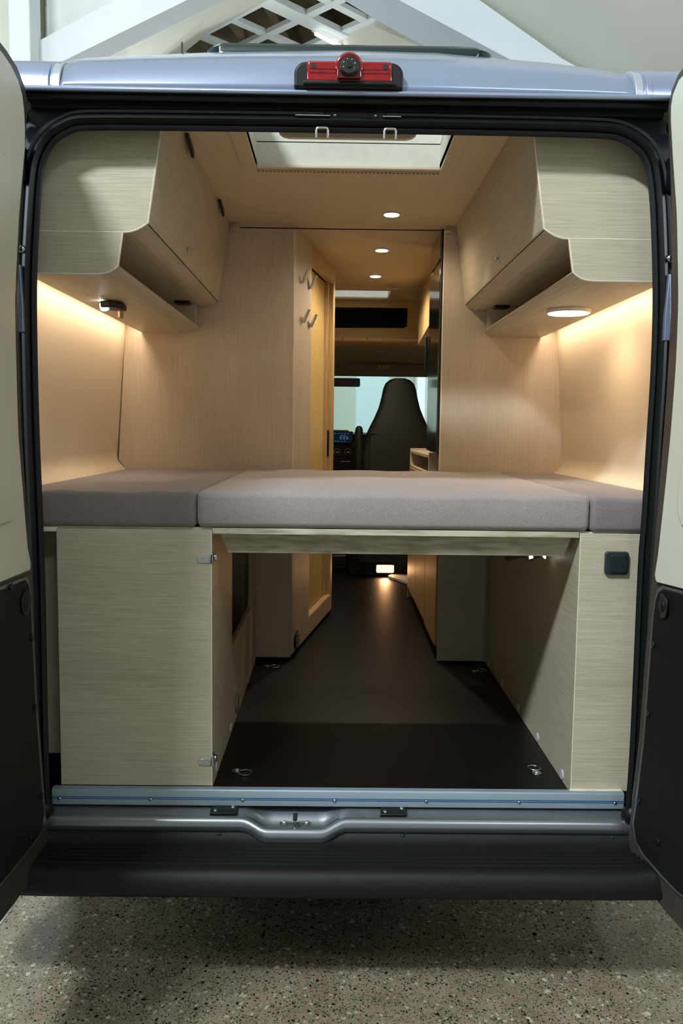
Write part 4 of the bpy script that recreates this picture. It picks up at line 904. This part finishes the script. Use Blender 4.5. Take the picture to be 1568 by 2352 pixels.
# dashboard with screen and knobs
da = MB().prism([(6.55, .55), (6.53, 1.10), (6.50, 1.40), (6.56, 1.472), (6.80, 1.485), (7.25, 1.43), (7.25, .55)], 0, -.85, .90).build('dashboard', BLK, van, bevel=.01)
sc0 = MB().prism(rrect(-.10, .140, 1.400, 1.492, .008), 1, 6.47, 6.50).build('screen', BLK, da, bevel=.003)
MB().box(-.09, .130, 6.4685, 6.470, 1.408, 1.484).build('display', E_SCR, sc0)
mb = MB()
for r_i, (z, x0, n, ww) in enumerate(((1.474, .0, 5, .011), (1.457, .045, 2, .02), (1.448, .04, 3, .016), (1.440, .04, 3, .016), (1.432, .04, 3, .016), (1.415, 0, 4, .012))):
    for i in range(n): mb.box(x0+i*.024, x0+i*.024+ww, 6.4675, 6.4684, z, z+.004)
mb.build('display_text', E_SCR2, sc0)
for x in (.022, .105):
    MB().tube([(x+.024*math.cos(a*math.pi/10), 6.485, 1.336+.024*math.sin(a*math.pi/10)) for a in range(20)], .0025, 6, closed=True).build('dial_ring', STEEL, da, smooth=True)
    MB().cyl((x, 6.46, 1.336), (x, 6.49, 1.336), .016, 18).build('dial_knob', BLK, da, bevel=.003)
    MB().box(x-.012, x+.012, 6.457, 6.461, 1.333, 1.337).build('dial_mark', STEEL, da)
MB().box(.05, .12, 6.50, 6.503, 1.262, 1.266).build('drawer_trim', STEEL, da)
pp = thing('paper_stack', (-.1, 6.7, 1.485), 'brown paper lying on the dashboard behind the screen', 'paper')
MB().prism([(-.18, 6.60), (.11, 6.64), (.08, 6.75), (-.18, 6.72)], 2, 1.486, 1.502).build('sheet', mat('kraft', (150, 140, 100), .8), pp, bevel=.002)
# seat with integrated headrest, seen from behind
stt = thing('driver_seat', (.42, 5.75, .53), 'dark cab seat with integral headrest seen from behind', 'seat')
hw = [(.62, .27), (.95, .275), (1.10, .268), (1.24, .262), (1.36, .255), (1.45, .232), (1.52, .200), (1.58, .170), (1.65, .140), (1.72, .122), (1.78, .110), (1.815, .096), (1.838, .070), (1.850, .035)]
rings = []
for z, h_ in hw:
    t = .10 if z < 1.5 else .10-.035*(z-1.5)/.35; cy = 5.72+.10*(z-1.0)*.5
    rings.append([(.432+h_*(abs(math.cos(a))**.75)*math.copysign(1, math.cos(a)), cy+t*.5*(abs(math.sin(a))**.6)*math.copysign(1, math.sin(a)), z) for a in [i*2*math.pi/28+.01 for i in range(28)]])
sb = MB().loft(rings, True, True).build('backrest', SEAT, stt, smooth=True)
mb = MB().tube([(.235, 5.69, 1.0), (.235, 5.695, 1.48)], .003, 6); mb.tube([(.62, 5.69, 1.0), (.62, 5.695, 1.46)], .003, 6); mb.tube([(.235, 5.700, 1.48), (.62, 5.700, 1.47)], .003, 6); mb.build('seam', BLK, stt)
MB().prism(rrect(.17, .70, 5.70, 6.25, .05), 2, .92, 1.06).build('seat_cushion', SEAT, stt, bevel=.03, seg=3)
MB().loft([[(.163+.028*c*k, 5.70+.03*s*k, z) for c, s in [(math.cos(a*math.pi/7), math.sin(a*math.pi/7)) for a in range(14)]] for z, k in ((1.05, .8), (1.08, 1), (1.48, 1), (1.515, .85), (1.53, .4))], True, True).build('armrest', SEAT, stt, smooth=True)
sbx = MB().prism(rrect(.10, .72, 5.78, 6.25, .06), 2, .508, .92).build('pedestal', BLK, stt, bevel=.01)
# step light in the seat box and raised cab floor
box('cab_step', BLK, van, -.86, .91, 5.98, 6.6, .508, .63, .02)
slp = thing('step_light', (.358, 5.77, .52), 'small rectangular warm light on the black seat base at floor level', 'lamp')
MB().prism(rrect(.285, .428, .525, .598, .012), 1, 5.762, 5.780).build('bezel', BLK, slp, bevel=.003)
MB().prism(rrect(.297, .416, .535, .588, .008), 1, 5.758, 5.764).build('lens', E_STEP, slp, bevel=.002)
spot('step_beam', (.356, 5.74, .562), (.36, 4.2, .50), 2.0, (1, .5, .22), 150, .03, slp)
# pale tabletop leaf lying on the floor behind the kitchen cabinet
tlf = thing('tabletop_leaf', (.46, 5.55, .508), 'white tapered board lying on the floor in front of the step light', 'board')
MB().prism([(.373, 5.68), (.395, 5.735), (.50, 5.755), (.80, 5.755), (.80, 5.30), (.49, 5.42)], 2, .510, .530).build('board', WHITEM, tlf, bevel=.003)
